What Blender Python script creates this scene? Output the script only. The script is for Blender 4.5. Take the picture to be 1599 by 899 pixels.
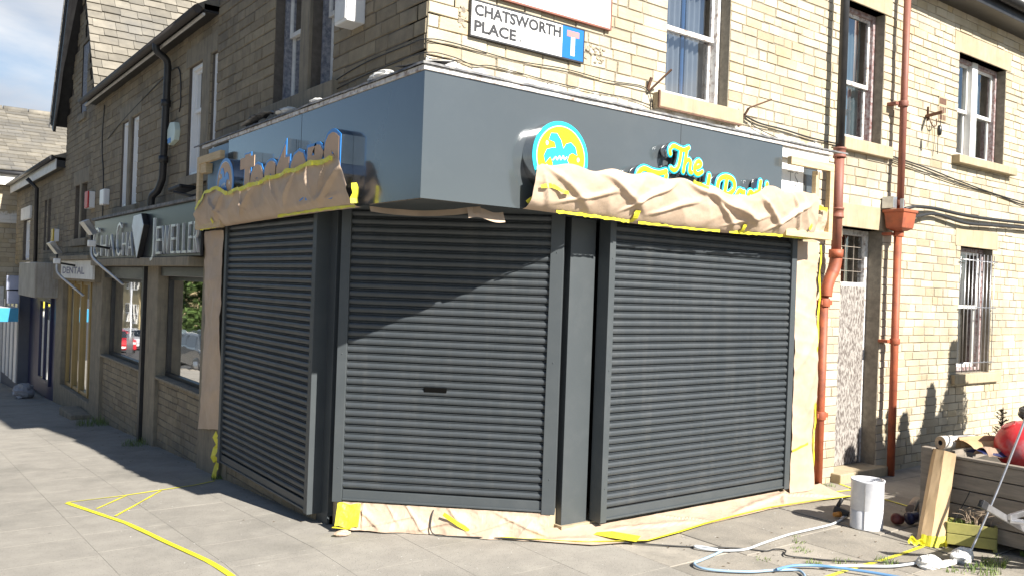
import bpy, math, random
from mathutils import Vector, Matrix, noise
R = math.radians
random.seed(7)
for o in list(bpy.data.objects): bpy.data.objects.remove(o)
S = bpy.context.scene
C = S.collection
# ------------------------------------------------------------------ camera
H = 1.75
TH = R(53.3); ROLL = math.atan(.0361)
F = Vector((math.cos(TH), math.sin(TH), 0)); R0 = Vector((math.sin(TH), -math.cos(TH), 0)); Z = Vector((0, 0, 1))
cr, sr = math.cos(ROLL), math.sin(ROLL)
cx_, cy_, cz_ = R0*cr + Z*sr, -R0*sr + Z*cr, -F
cam = bpy.data.cameras.new('camera'); co = bpy.data.objects.new('camera', cam); C.objects.link(co)
co.matrix_world = Matrix(((cx_.x, cy_.x, cz_.x, 0), (cx_.y, cy_.y, cz_.y, 0), (cx_.z, cy_.z, cz_.z, H), (0, 0, 0, 1)))
cam.sensor_width = 36; cam.lens = 36*1327/1599; cam.clip_start = .05; cam.clip_end = 2000
S.camera = co
# ------------------------------------------------------------------ light
EL = R(37.6); AZ = R(174.6)
sd = Vector((math.sin(AZ)*math.cos(EL), math.cos(AZ)*math.cos(EL), math.sin(EL)))
sun = bpy.data.lights.new('sun', 'SUN'); sun.energy = 5.0; sun.angle = R(.55); sun.color = (1, .95, .86)
so = bpy.data.objects.new('sun', sun); C.objects.link(so)
so.rotation_euler = sd.to_track_quat('Z', 'Y').to_euler(); so.location = sd*60
W = bpy.data.worlds.new('World'); S.world = W; W.use_nodes = True
nt = W.node_tree; N = nt.nodes; Lk = nt.links; N.clear()
out = N.new('ShaderNodeOutputWorld'); bg = N.new('ShaderNodeBackground'); sky = N.new('ShaderNodeTexSky')
sky.sky_type = 'NISHITA'; sky.sun_disc = False; sky.sun_elevation = EL; sky.sun_rotation = AZ; sky.dust_density = .25; sky.ozone_density = 2.2
tc = N.new('ShaderNodeTexCoord'); mp = N.new('ShaderNodeMapping'); mp.inputs['Scale'].default_value = (1, 1, 2.6); mp.inputs['Location'].default_value = (.3, 1.75, .25)
nz = N.new('ShaderNodeTexNoise'); nz.inputs['Scale'].default_value = 2.3; nz.inputs['Detail'].default_value = 7; nz.inputs['Roughness'].default_value = .55; nz.inputs['Distortion'].default_value = .4
rp = N.new('ShaderNodeValToRGB'); rp.color_ramp.elements[0].position = .46; rp.color_ramp.elements[1].position = .62
nz2 = N.new('ShaderNodeTexNoise'); nz2.inputs['Scale'].default_value = 3.1; nz2.inputs['Detail'].default_value = 4
r2 = N.new('ShaderNodeValToRGB'); r2.color_ramp.elements[0].color = (3.4, 3.9, 4.9, 1); r2.color_ramp.elements[1].color = (7.5, 7.8, 8.2, 1)
r2.color_ramp.elements[0].position = .38; r2.color_ramp.elements[1].position = .62
mx = N.new('ShaderNodeMixRGB')
Lk.new(tc.outputs['Generated'], mp.inputs['Vector']); Lk.new(mp.outputs[0], nz.inputs['Vector']); Lk.new(nz.outputs['Fac'], rp.inputs['Fac'])
Lk.new(mp.outputs[0], nz2.inputs['Vector']); Lk.new(nz2.outputs['Fac'], r2.inputs['Fac'])
sx = N.new('ShaderNodeSeparateXYZ'); Lk.new(tc.outputs['Generated'], sx.inputs[0])
cm = N.new('ShaderNodeMapRange'); cm.inputs['From Min'].default_value = -.28; cm.inputs['From Max'].default_value = -.02; Lk.new(sx.outputs['X'], cm.inputs['Value'])
cf = N.new('ShaderNodeMath'); cf.operation = 'MULTIPLY'; Lk.new(rp.outputs['Color'], cf.inputs[0]); Lk.new(cm.outputs[0], cf.inputs[1]); Lk.new(cf.outputs[0], mx.inputs['Fac']); Lk.new(sky.outputs[0], mx.inputs['Color1']); Lk.new(r2.outputs['Color'], mx.inputs['Color2'])
Lk.new(mx.outputs[0], bg.inputs['Color']); bg.inputs['Strength'].default_value = .053; Lk.new(bg.outputs[0], out.inputs['Surface'])
S.view_settings.view_transform = 'Standard'; S.view_settings.look = 'None'; S.view_settings.exposure = 1.2; S.view_settings.gamma = 1
S.render.resolution_x = 1024; S.render.resolution_y = 575

# ------------------------------------------------------------------ materials
def mat(name, c1, c2=None, scale=4, rough=.7, metal=0, bump=0, bscale=30, isl=0, isl2=None, stain=None, sscale=1.2, sfac=.5, spec=.5, lo=.35, hi=.65, coat=0, stretch=(1, 1, 1), rvar=0, drip=False, detail=5):
    m = bpy.data.materials.new(name); m.use_nodes = True; t = m.node_tree; n = t.nodes; l = t.links
    b = n['Principled BSDF']; b.inputs['Roughness'].default_value = rough; b.inputs['Metallic'].default_value = metal
    b.inputs['Specular IOR Level'].default_value = spec; b.inputs['Coat Weight'].default_value = coat; b.inputs['Coat Roughness'].default_value = .06
    g = n.new('ShaderNodeNewGeometry'); mp = n.new('ShaderNodeMapping'); mp.inputs['Scale'].default_value = stretch
    l.new(g.outputs['Position'], mp.inputs['Vector'])
    def nodenoise(sc, det=detail, rg=.6):
        q = n.new('ShaderNodeTexNoise'); q.inputs['Scale'].default_value = sc; q.inputs['Detail'].default_value = det; q.inputs['Roughness'].default_value = rg
        l.new(mp.outputs[0], q.inputs['Vector']); return q
    def ramp(src, a, bb, ca=(0, 0, 0, 1), cb=(1, 1, 1, 1)):
        q = n.new('ShaderNodeValToRGB'); q.color_ramp.elements[0].position = a; q.color_ramp.elements[1].position = bb
        q.color_ramp.elements[0].color = ca; q.color_ramp.elements[1].color = cb; l.new(src, q.inputs['Fac']); return q
    c2 = c2 or tuple(x*.8 for x in c1)
    q = nodenoise(scale); col = ramp(q.outputs['Fac'], lo, hi, (*c1, 1), (*c2, 1)).outputs['Color']
    if isl:
        if isl2:
            rr = ramp(g.outputs['Random Per Island'], 0, 1)
            cr_ = rr.color_ramp
            while len(cr_.elements) < len(isl2): cr_.elements.new(.5)
            for i, c in enumerate(isl2): cr_.elements[i].position = i/(len(isl2)-1); cr_.elements[i].color = (*c, 1)
            mm = n.new('ShaderNodeMixRGB'); mm.blend_type = 'MULTIPLY'; mm.inputs['Fac'].default_value = isl
            l.new(col, mm.inputs['Color1']); l.new(rr.outputs['Color'], mm.inputs['Color2']); col = mm.outputs[0]
        else:
            mr = n.new('ShaderNodeMapRange'); mr.inputs['To Min'].default_value = 1-isl; mr.inputs['To Max'].default_value = 1+isl
            l.new(g.outputs['Random Per Island'], mr.inputs['Value'])
            mm = n.new('ShaderNodeMixRGB'); mm.blend_type = 'MULTIPLY'; mm.inputs['Fac'].default_value = 1
            l.new(col, mm.inputs['Color1']); l.new(mr.outputs[0], mm.inputs['Color2']); col = mm.outputs[0]
    if stain:
        s = nodenoise(sscale, 6, .65)
        if drip:
            mp2 = n.new('ShaderNodeMapping'); mp2.inputs['Scale'].default_value = (6, 6, .7); l.new(g.outputs['Position'], mp2.inputs['Vector']); l.new(mp2.outputs[0], s.inputs['Vector'])
        sf = ramp(s.outputs['Fac'], .48, .68); ml = n.new('ShaderNodeMath'); ml.operation = 'MULTIPLY'; ml.inputs[1].default_value = sfac
        l.new(sf.outputs['Color'], ml.inputs[0])
        mm = n.new('ShaderNodeMixRGB'); l.new(ml.outputs[0], mm.inputs['Fac']); l.new(col, mm.inputs['Color1']); mm.inputs['Color2'].default_value = (*stain, 1); col = mm.outputs[0]
    l.new(col, b.inputs['Base Color'])
    if rvar:
        q2 = nodenoise(scale*1.7); mr = n.new('ShaderNodeMapRange'); mr.inputs['To Min'].default_value = rough-rvar; mr.inputs['To Max'].default_value = rough+rvar
        l.new(q2.outputs['Fac'], mr.inputs['Value']); l.new(mr.outputs[0], b.inputs['Roughness'])
    if bump:
        q3 = nodenoise(bscale, 6, .65); bp = n.new('ShaderNodeBump'); bp.inputs['Strength'].default_value = 1; bp.inputs['Distance'].default_value = bump
        l.new(q3.outputs['Fac'], bp.inputs['Height']); l.new(bp.outputs[0], b.inputs['Normal'])
    m['colsock'] = 1
    return m
def last_mix(m, color, facnodes):
    """mix one more colour over a material's base colour with a factor built by facnodes(nodes, links, geometry)"""
    t = m.node_tree; n = t.nodes; l = t.links; b = n['Principled BSDF']; src = b.inputs['Base Color'].links[0].from_socket
    g = n.new('ShaderNodeNewGeometry'); f = facnodes(n, l, g); mm = n.new('ShaderNodeMixRGB')
    l.new(f, mm.inputs['Fac']); l.new(src, mm.inputs['Color1']); mm.inputs['Color2'].default_value = (*color, 1); l.new(mm.outputs[0], b.inputs['Base Color'])
STONE_T = [(.80, .73, .63), (1.0, 1.0, 1.0), (.93, .88, .77), (1.08, 1.08, 1.08), (.95, .93, .9), (1.0, .92, .76), (1.1, 1.1, 1.1), (1.0, .97, .92)]
m_stone = mat('sandstone', (.53, .475, .375), (.44, .385, .29), 3.5, .88, bump=.006, bscale=45, isl=1, isl2=STONE_T, stain=(.2, .165, .12), sscale=1.3, sfac=.34)
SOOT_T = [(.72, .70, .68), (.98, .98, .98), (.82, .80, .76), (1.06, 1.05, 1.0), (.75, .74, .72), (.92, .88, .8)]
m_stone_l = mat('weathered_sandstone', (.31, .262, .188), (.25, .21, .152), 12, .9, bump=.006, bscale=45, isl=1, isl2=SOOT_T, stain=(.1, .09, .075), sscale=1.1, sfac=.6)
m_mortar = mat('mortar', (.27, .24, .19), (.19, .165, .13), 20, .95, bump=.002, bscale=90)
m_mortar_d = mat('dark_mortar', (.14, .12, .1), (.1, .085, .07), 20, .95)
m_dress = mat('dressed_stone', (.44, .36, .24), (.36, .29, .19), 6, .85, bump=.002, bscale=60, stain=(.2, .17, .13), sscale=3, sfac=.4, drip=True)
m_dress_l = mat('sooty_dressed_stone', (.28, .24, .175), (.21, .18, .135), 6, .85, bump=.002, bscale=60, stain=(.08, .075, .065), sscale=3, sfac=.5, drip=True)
m_grey = mat('anthracite_paint', (.058, .067, .073), (.052, .061, .067), 3, .5, bump=.0004, bscale=120, stain=(.13, .135, .14), sscale=5, sfac=.12)
m_slat = mat('shutter_slats', (.049, .057, .065), (.043, .051, .058), 3, .48, bump=.0004, bscale=90, stain=(.125, .125, .12), sscale=1.6, sfac=.2, rvar=.1, drip=True)
m_panel = mat('fascia_panel', (.066, .077, .084), (.062, .073, .080), 1.5, .2, spec=.9, rvar=.03, coat=.5, stain=(.11, .12, .125), sscale=3, sfac=.15)
m_glass_dark = mat('dark_interior', (.02, .02, .022), (.012, .012, .014), 2, .6)
m_void = mat('slot_shade', (.004, .004, .004), (.003, .003, .003), 2, .9, spec=.05)  # near-black matt colour paints the shade inside the lock slot on a raised block
m_room = mat('room_wall', (.12, .11, .1), (.08, .075, .07), 2, .9)
m_paper = mat('masking_paper', (.49, .37, .275), (.44, .33, .24), 5, .6, bump=.003, bscale=22, stain=(.58, .46, .36), sscale=4, sfac=.4)
m_tape = mat('yellow_tape', (.80, .73, .03), (.66, .60, .05), 9, .45, bump=.003, bscale=45)
m_white = mat('white_paint', (.78, .77, .74), (.7, .69, .66), 6, .5, stain=(.4, .37, .33), sscale=8, sfac=.35, bump=.0006, bscale=80)
m_flake = mat('flaking_white_paint', (.75, .74, .72), (.62, .6, .58), 14, .7, stain=(.2, .12, .09), sscale=18, sfac=.9, bump=.002, bscale=60)
m_mauve = mat('weathered_maroon_frame', (.18, .08, .075), (.42, .38, .38), 28, .7, bump=.002, bscale=70)
m_bluegrey = mat('peeling_grey_frame', (.12, .13, .17), (.32, .32, .34), 30, .75, bump=.003, bscale=60)
m_upvc = mat('white_plastic', (.8, .8, .8), (.74, .74, .74), 4, .3)
m_black = mat('black_paint', (.018, .018, .02), (.03, .03, .032), 8, .4)
m_blackpl = mat('black_plastic', (.02, .021, .024), (.035, .035, .038), 8, .35)
m_red = mat('red_oxide_pipe', (.40, .105, .045), (.31, .08, .04), 9, .6, bump=.001, stain=(.13, .05, .035), sscale=7, sfac=.65)
m_brown = mat('faded_maroon_pipe', (.27, .10, .065), (.21, .08, .06), 9, .6, stain=(.16, .08, .06), sscale=6, sfac=.4)
m_slate = mat('stone_slate', (.21, .19, .155), (.16, .145, .12), 6, .8, bump=.008, bscale=18, isl=.28, stain=(.12, .12, .12), sscale=.6, sfac=.6)
m_wood = mat('raw_timber', (.62, .47, .28), (.52, .38, .21), 5, .65, stretch=(1, 1, 8), bump=.0008, bscale=40)
m_old = mat('grey_weathered_wood', (.30, .255, .21), (.22, .19, .16), 5, .85, stretch=(1, 1, 6), bump=.002, bscale=40, stain=(.13, .11, .09), sscale=4, sfac=.4)
m_zinc = mat('galvanised_steel', (.55, .56, .58), (.42, .43, .45), 12, .35, metal=.8)
m_chrome = mat('polished_steel', (.62, .63, .65), (.5, .5, .52), 5, .14, metal=1)
m_alu = mat('aluminium', (.6, .6, .62), (.48, .48, .5), 20, .35, metal=.9)
m_lead = mat('lead_flashing', (.16, .16, .17), (.09, .09, .095), 12, .7, bump=.004, bscale=20, stain=(.4, .39, .36), sscale=9, sfac=.7)
m_cable = mat('black_cable', (.02, .02, .022), (.03, .03, .03), 8, .5)
m_grass = mat('grass_blades', (.10, .17, .03), (.17, .22, .05), 20, .7, isl=.35)
m_dirt = mat('joint_dirt', (.085, .075, .06), (.06, .052, .042), 10, .95, bump=.004)
m_fill = mat('joint_sand', (.15, .14, .12), (.24, .225, .195), 2.5, .95)
m_road = mat('asphalt', (.06, .06, .062), (.045, .045, .047), 30, .9, bump=.004, bscale=120)
m_slab = mat('paving_slab', (.315, .292, .255), (.265, .245, .215), 5, .88, bump=.0022, bscale=70, isl=.025, stain=(.17, .16, .14), sscale=1.1, sfac=.6)
m_slab2 = mat('stone_flag', (.35, .315, .265), (.27, .245, .21), 3, .88, bump=.004, bscale=40, isl=.2, stain=(.15, .14, .12), sscale=2.6, sfac=.5)
def speck(m, size=170, thr=.12, col=(.6, .58, .54), dark=(.05, .05, .045)):
    def f(n, l, g, tt=thr, sc=size):
        v = n.new('ShaderNodeTexVoronoi'); v.inputs['Scale'].default_value = sc; l.new(g.outputs['Position'], v.inputs['Vector'])
        q = n.new('ShaderNodeMath'); q.operation = 'LESS_THAN'; q.inputs[1].default_value = tt; l.new(v.outputs['Distance'], q.inputs[0]); return q.outputs[0]
    last_mix(m, col, f); last_mix(m, dark, lambda n, l, g: f(n, l, g, thr*.9, size*.53))
speck(m_slab, 120, .2, (.38, .36, .33), (.13, .12, .11)); speck(m_slab2, 130, .16, (.42, .39, .34), (.11, .1, .09))
# chewing gum / lichen spots on slabs
def spots(m, sc, thr, col, fac):
    def f(n, l, g):
        v = n.new('ShaderNodeTexVoronoi'); v.inputs['Scale'].default_value = sc; l.new(g.outputs['Position'], v.inputs['Vector'])
        q = n.new('ShaderNodeMapRange'); q.inputs['From Min'].default_value = thr; q.inputs['From Max'].default_value = thr*.6; q.inputs['To Max'].default_value = fac
        l.new(v.outputs['Distance'], q.inputs['Value']); return q.outputs[0]
    last_mix(m, col, f)
spots(m_slab, 3.1, .05, (.12, .115, .1), .6); spots(m_slab2, 4.3, .05, (.13, .12, .1), .6)
# old whitewash band left on the right wall above the fascia
def band(n, l, g):
    s = n.new('ShaderNodeSeparateXYZ'); l.new(g.outputs['Position'], s.inputs[0])
    q = n.new('ShaderNodeTexNoise'); q.inputs['Scale'].default_value = 7; q.inputs['Detail'].default_value = 8; q.inputs['Roughness'].default_value = .7; l.new(g.outputs['Position'], q.inputs['Vector'])
    a = n.new('ShaderNodeMath'); a.operation = 'MULTIPLY_ADD'; a.inputs[1].default_value = .42; l.new(q.outputs['Fac'], a.inputs[0]); l.new(s.outputs['Z'], a.inputs[2])
    r = n.new('ShaderNodeMapRange'); r.inputs['From Min'].default_value = 3.5; r.inputs['From Max'].default_value = 3.44; l.new(a.outputs[0], r.inputs['Value'])
    c = n.new('ShaderNodeMath'); c.operation = 'GREATER_THAN'; c.inputs[1].default_value = 3.0; l.new(s.outputs['Z'], c.inputs[0])
    d = n.new('ShaderNodeMath'); d.operation = 'LESS_THAN'; d.inputs[1].default_value = 7.45; l.new(s.outputs['X'], d.inputs[0])
    e = n.new('ShaderNodeMath'); e.operation = 'MULTIPLY'; l.new(c.outputs[0], e.inputs[0]); l.new(d.outputs[0], e.inputs[1])
    k = n.new('ShaderNodeMath'); k.operation = 'MULTIPLY'; l.new(e.outputs[0], k.inputs[0]); l.new(r.outputs[0], k.inputs[1]); return k.outputs[0]
last_mix(m_stone, (.72, .70, .66), band); last_mix(m_mortar, (.66, .64, .60), band)
def glass(name, tint=(.7, .75, .78), refl=.12, rough=.02):
    m = bpy.data.materials.new(name); m.use_nodes = True; t = m.node_tree; n = t.nodes; l = t.links; n.clear()
    o = n.new('ShaderNodeOutputMaterial'); tr = n.new('ShaderNodeBsdfTransparent'); tr.inputs[0].default_value = (*tint, 1)
    gl = n.new('ShaderNodeBsdfGlossy'); gl.inputs['Roughness'].default_value = rough
    lw = n.new('ShaderNodeFresnel'); lw.inputs['IOR'].default_value = 1.5
    a = n.new('ShaderNodeMath'); a.operation = 'ADD'; a.inputs[1].default_value = refl; a.use_clamp = True; l.new(lw.outputs[0], a.inputs[0])
    mx = n.new('ShaderNodeMixShader'); l.new(a.outputs[0], mx.inputs[0]); l.new(tr.outputs[0], mx.inputs[1]); l.new(gl.outputs[0], mx.inputs[2]); l.new(mx.outputs[0], o.inputs[0])
    g = n.new('ShaderNodeNewGeometry'); q = n.new('ShaderNodeTexNoise'); q.inputs['Scale'].default_value = 1.6; l.new(g.outputs['Position'], q.inputs['Vector'])
    bp = n.new('ShaderNodeBump'); bp.inputs['Distance'].default_value = .0012; l.new(q.outputs['Fac'], bp.inputs['Height']); l.new(bp.outputs[0], gl.inputs['Normal'])
    return m
g_win = glass('window_glass', refl=.30, rough=.03); g_shop = glass('shopfront_glass', (.35, .37, .38), .35)
def plain(name, c, rough=.5, **k): return mat(name, c, tuple(x*.88 for x in c), 6, rough, **k)
m_cyan = plain('cyan_acrylic', (.03, .62, .80), .3); m_blue = plain('blue_acrylic', (.03, .22, .62), .3); m_yel = plain('yellow_acrylic', (.9, .86, .02), .3)
m_face = plain('brown_masked_face', (.60, .39, .24), .5); m_signw = plain('sign_white', (.82, .82, .8), .35); m_signblue = plain('sign_blue', (.015, .16, .5), .35)
m_pink = plain('faded_red', (.62, .22, .22), .5); m_ink = plain('sign_black', (.03, .03, .035), .5); m_silver = plain('silver_letters', (.7, .72, .75), .3, metal=.5)
m_navy = plain('navy_paint', (.012, .016, .07), .4); m_gold = plain('brass_frame', (.34, .24, .1), .4, metal=.4); m_ltblue = plain('light_blue_sign', (.05, .32, .55), .4)
m_leaf = mat('leaves', (.06, .11, .03), (.10, .15, .04), 8, .7, isl=.4); m_bark = mat('bark', (.12, .09, .07), (.08, .06, .05), 12, .9, bump=.01)
m_conifer = mat('conifer', (.05, .06, .03), (.1, .08, .05), 20, .8, isl=.3)

# ------------------------------------------------------------------ helpers
BASE = {}
def tag(o, label=None, cat=None, group=None, kind=None):
    if label: o['label'] = label
    if cat: o['category'] = cat
    if group: o['group'] = group
    if kind: o['kind'] = kind
    return o
def thing(name, loc, label, cat, group=None):
    o = bpy.data.objects.new(name, None); C.objects.link(o); o.location = loc; o.empty_display_size = .2; BASE[o] = Vector(loc)
    return tag(o, label, cat, group)
class MB:
    def __init__(s): s.v = []; s.f = []; s.sm = []
    def add(s, vs, fs, sm=False):
        k = len(s.v); s.v += [tuple(v) for v in vs]; s.f += [tuple(i+k for i in f) for f in fs]; s.sm += [sm]*len(fs); return s
    def box(s, x0, x1, y0, y1, z0, z1):
        x0, x1 = sorted((x0, x1)); y0, y1 = sorted((y0, y1)); z0, z1 = sorted((z0, z1))
        return s.add([(x, y, z) for z in (z0, z1) for y in (y0, y1) for x in (x0, x1)], [(0, 2, 3, 1), (4, 5, 7, 6), (0, 1, 5, 4), (2, 6, 7, 3), (0, 4, 6, 2), (1, 3, 7, 5)])
    def bar(s, a, b, w, h, up=(0, 0, 1)):
        a, b = Vector(a), Vector(b); d = (b-a).normalized(); u = Vector(up); r = d.cross(u)
        if r.length < 1e-4: r = d.cross(Vector((1, 0, 0)))
        r.normalize(); u = r.cross(d); vs = []
        for p in (a, b):
            for i, j in ((-1, -1), (1, -1), (1, 1), (-1, 1)): vs.append(p + r*i*w/2 + u*j*h/2)
        return s.add(vs, [(3, 2, 1, 0), (4, 5, 6, 7), (0, 1, 5, 4), (1, 2, 6, 5), (2, 3, 7, 6), (3, 0, 4, 7)])
    def tube(s, pts, r, n=10, cap=True):
        pts = [Vector(p) for p in pts]; m = len(pts); rs = r if isinstance(r, (list, tuple)) else [r]*m; vs = []; pr = None
        for i, p in enumerate(pts):
            d = (pts[min(i+1, m-1)] - pts[max(i-1, 0)]).normalized()
            if pr is None: pr = d.cross(Vector((0, 0, 1)) if abs(d.z) < .9 else Vector((1, 0, 0))).normalized()
            pr = (pr - d*pr.dot(d)).normalized(); q = d.cross(pr)
            for k in range(n):
                t = 2*math.pi*k/n; vs.append(p + (pr*math.cos(t)+q*math.sin(t))*rs[i])
        fs = [(i*n+k, i*n+(k+1) % n, (i+1)*n+(k+1) % n, (i+1)*n+k) for i in range(m-1) for k in range(n)]
        s.add(vs, fs, True)
        if cap: k0 = len(s.v)-m*n; s.f += [tuple(k0+k for k in range(n))[::-1], tuple(k0+(m-1)*n+k for k in range(n))]; s.sm += [False]*2
        return s
    def lathe(s, prof, c=(0, 0, 0), n=32, ax=None):
        """prof: (radius, height); ax: optional 3x3 rotation"""
        vs = []
        for r, h in prof:
            for k in range(n):
                t = 2*math.pi*k/n; p = Vector((r*math.cos(t), r*math.sin(t), h))
                if ax is not None: p = ax @ p
                vs.append(p+Vector(c))
        m = len(prof); return s.add(vs, [(i*n+k, i*n+(k+1) % n, (i+1)*n+(k+1) % n, (i+1)*n+k) for i in range(m-1) for k in range(n)], True)
    def prism(s, poly, fn, d0, d1):
        """poly of (a, b); fn(a, b, d) -> point"""
        n = len(poly); vs = [fn(a, b, d0) for a, b in poly]+[fn(a, b, d1) for a, b in poly]
        return s.add(vs, [tuple(range(n))[::-1], tuple(range(n, 2*n))]+[(i, (i+1) % n, n+(i+1) % n, n+i) for i in range(n)])
    def grid(s, fn, na, nb, sm=True):
        vs = [fn(i/na, j/nb) for j in range(nb+1) for i in range(na+1)]
        return s.add(vs, [(j*(na+1)+i, j*(na+1)+i+1, (j+1)*(na+1)+i+1, (j+1)*(na+1)+i) for j in range(nb) for i in range(na)], sm)
    def build(s, name, m, parent=None, bevel=0, solid=0, **tg):
        if not s.v: return None
        if parent is None:
            xs = [v[0] for v in s.v]; ys = [v[1] for v in s.v]; b = Vector(((min(xs)+max(xs))/2, (min(ys)+max(ys))/2, min(v[2] for v in s.v)))
        else: b = BASE[parent]
        me = bpy.data.meshes.new(name); me.from_pydata([(v[0]-b.x, v[1]-b.y, v[2]-b.z) for v in s.v], [], s.f)
        me.polygons.foreach_set('use_smooth', s.sm); me.materials.append(m); me.update()
        o = bpy.data.objects.new(name, me); C.objects.link(o); BASE[o] = b
        if parent is None: o.location = b
        else: o.parent = parent
        if solid: q = o.modifiers.new('solid', 'SOLIDIFY'); q.thickness = solid; q.offset = 0
        if bevel: q = o.modifiers.new('bevel', 'BEVEL'); q.width = bevel; q.segments = 2; q.limit_method = 'ANGLE'
        tag(o, **tg); return o
def XP(pos): return lambda a, z, d=0: (pos-d, a, z)      # wall facing -X: a runs along Y, d outwards
def YP(pos): return lambda a, z, d=0: (a, pos-d, z)      # wall facing -Y: a runs along X
def pbox(mb, P, a0, a1, z0, z1, d0, d1):
    p, q = P(a0, z0, d0), P(a1, z1, d1); return mb.box(p[0], q[0], p[1], q[1], p[2], q[2])
def gz(y):
    if y < 5.5: return -.10
    y = min(y, 66); return -.10 - .055*(y-5.5)
def spline(pts, n=8):
    pts = [Vector(p) for p in pts]; o = []
    for i in range(len(pts)-1):
        a, b, c, d = pts[max(i-1, 0)], pts[i], pts[i+1], pts[min(i+2, len(pts)-1)]
        for k in range(n):
            t = k/n; o.append(.5*((2*b)+(c-a)*t+(2*a-5*b+4*c-d)*t*t+(3*b-3*c+d-a)*t**3))
    return o+[pts[-1]]
def stonewall(parent, P, a0, a1, z0, z1, ops, ms, mm, row=.1, wid=.27, top=None, thick=.25, seed=1, name='wall', z0f=None):
    """coursed stones, each a small block proud of a mortar backing; ops = (a0, a1, z0, z1) openings"""
    rnd = random.Random(seed)
    az = sorted({a0, a1, *[o[0] for o in ops], *[o[1] for o in ops]}); az = [a for a in az if a0 <= a <= a1]
    zz = sorted({z0, z1, *[o[2] for o in ops], *[o[3] for o in ops]}); zz = [z for z in zz if z0 <= z <= z1]
    mb = MB()
    if top is None:
        for i in range(len(az)-1):
            for j in range(len(zz)-1):
                ca, cz = (az[i]+az[i+1])/2, (zz[j]+zz[j+1])/2
                if any(o[0] < ca < o[1] and o[2] < cz < o[3] for o in ops): continue
                pbox(mb, P, az[i], az[i+1], zz[j], zz[j+1], 0, -thick)
    b = MB(); z = z0; k = 0
    while z < z1-.01:
        h = row*rnd.uniform(.86, 1.14); zt = min(z+h, z1); k += 1
        segs = [(a0, a1)]; full = []
        act = [o for o in ops if o[2] < zt and o[3] > z]
        cuts = sorted({a0, a1, *[max(a0, min(a1, o[0])) for o in act], *[max(a0, min(a1, o[1])) for o in act]})
        for i in range(len(cuts)-1):
            c = (cuts[i]+cuts[i+1])/2; lo, hi = z, zt
            for o in act:
                if o[0] < c < o[1]:
                    if o[2] > z: hi = min(hi, o[2])
                    elif o[3] < zt: lo = max(lo, o[3])
                    else: hi = lo
            if hi-lo > .02: full.append((cuts[i], cuts[i+1], lo, hi))
        for s0, s1, lo, hi in full:
            a = s0 - (rnd.uniform(0, wid*.6) if s0 == a0 else 0)
            while a < s1-.005:
                w = wid*rnd.choice((.55, .75, .9, 1, 1.15, 1.35, 1.6)); e = a+w
                if s1-e < wid*.35: e = s1
                c0, c1 = max(a, s0), min(e, s1)
                if top is None or hi < min(top(c0), top(c1)):
                    j = .0035; d = rnd.uniform(.004, .011); t = .005
                    q = lambda: rnd.uniform(-.003, .003)
                    A0, A1, Z0, Z1 = c0+j+q(), c1-j+q(), lo+j+q(), hi-j+q()
                    o_ = [(A0, Z0), (A1, Z0), (A1, Z1), (A0, Z1)]; o_ = [(x+q(), y+q()) for x, y in o_]; i_ = [(x+(t if k_ in (0, 3) else -t), y+(t if k_ < 2 else -t)) for k_, (x, y) in enumerate(o_)]
                    vs = [P(x, y, .0005) for x, y in o_]+[P(x, y, d+rnd.uniform(-.0015, .0015)) for x, y in i_]
                    b.add(vs, [(4, 5, 6, 7), (0, 1, 5, 4), (1, 2, 6, 5), (2, 3, 7, 6), (3, 0, 4, 7)])
                a = e
        z = zt
    w = b.build(name, ms, parent)
    if mb.v: mb.build('mortar_backing', mm, w)
    return w
def slates(parent, o, du, dv, nu, nv, w, h, m, name='roof', seed=3, keep=None):
    rnd = random.Random(seed); o, du, dv = Vector(o), Vector(du).normalized(), Vector(dv).normalized(); nrm = du.cross(dv).normalized()
    if nrm.z < 0: nrm = -nrm
    mb = MB(); r = 0
    while r*h < nv:
        x = -rnd.uniform(0, w)
        while x < nu:
            ww = w*rnd.uniform(.7, 1.35); x0, x1 = max(0, x), min(nu, x+ww)-.006
            if x1 > x0+.02 and (keep is None or keep(x0, x1, r*h)):
                l = rnd.uniform(-.012, .012); p = lambda u, v, d: o+du*u+dv*v+nrm*d
                j = rnd.uniform(0, .01)
                vs = [p(x0, r*h+l, .0), p(x1, r*h+l, .0), p(x1, r*h+h*1.06, -.01), p(x0, r*h+h*1.06, -.01), p(x0, r*h+l, .026+j), p(x1, r*h+l, .026+j), p(x1, r*h+h*1.06, .004), p(x0, r*h+h*1.06, .004)]
                mb.add(vs, [(4, 5, 6, 7), (0, 1, 5, 4), (1, 2, 6, 5), (3, 0, 4, 7)])
            x += ww
        r += 1
    return mb.build(name, m, parent)
def text_mesh(s, offset=0, extrude=0, shear=0, size=1, res=3, space=1):
    c = bpy.data.curves.new('txt', 'FONT'); c.body = s; c.size = size; c.offset = offset; c.extrude = extrude; c.shear = shear; c.resolution_u = res; c.space_character = space
    o = bpy.data.objects.new('txt', c); C.objects.link(o); bpy.context.view_layer.update()
    me = bpy.data.meshes.new_from_object(o.evaluated_get(bpy.context.evaluated_depsgraph_get()))
    vs = [tuple(v.co) for v in me.vertices]; fs = [tuple(p.vertices) for p in me.polygons]
    bpy.data.objects.remove(o); bpy.data.curves.remove(c); bpy.data.meshes.remove(me); return vs, fs
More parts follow.
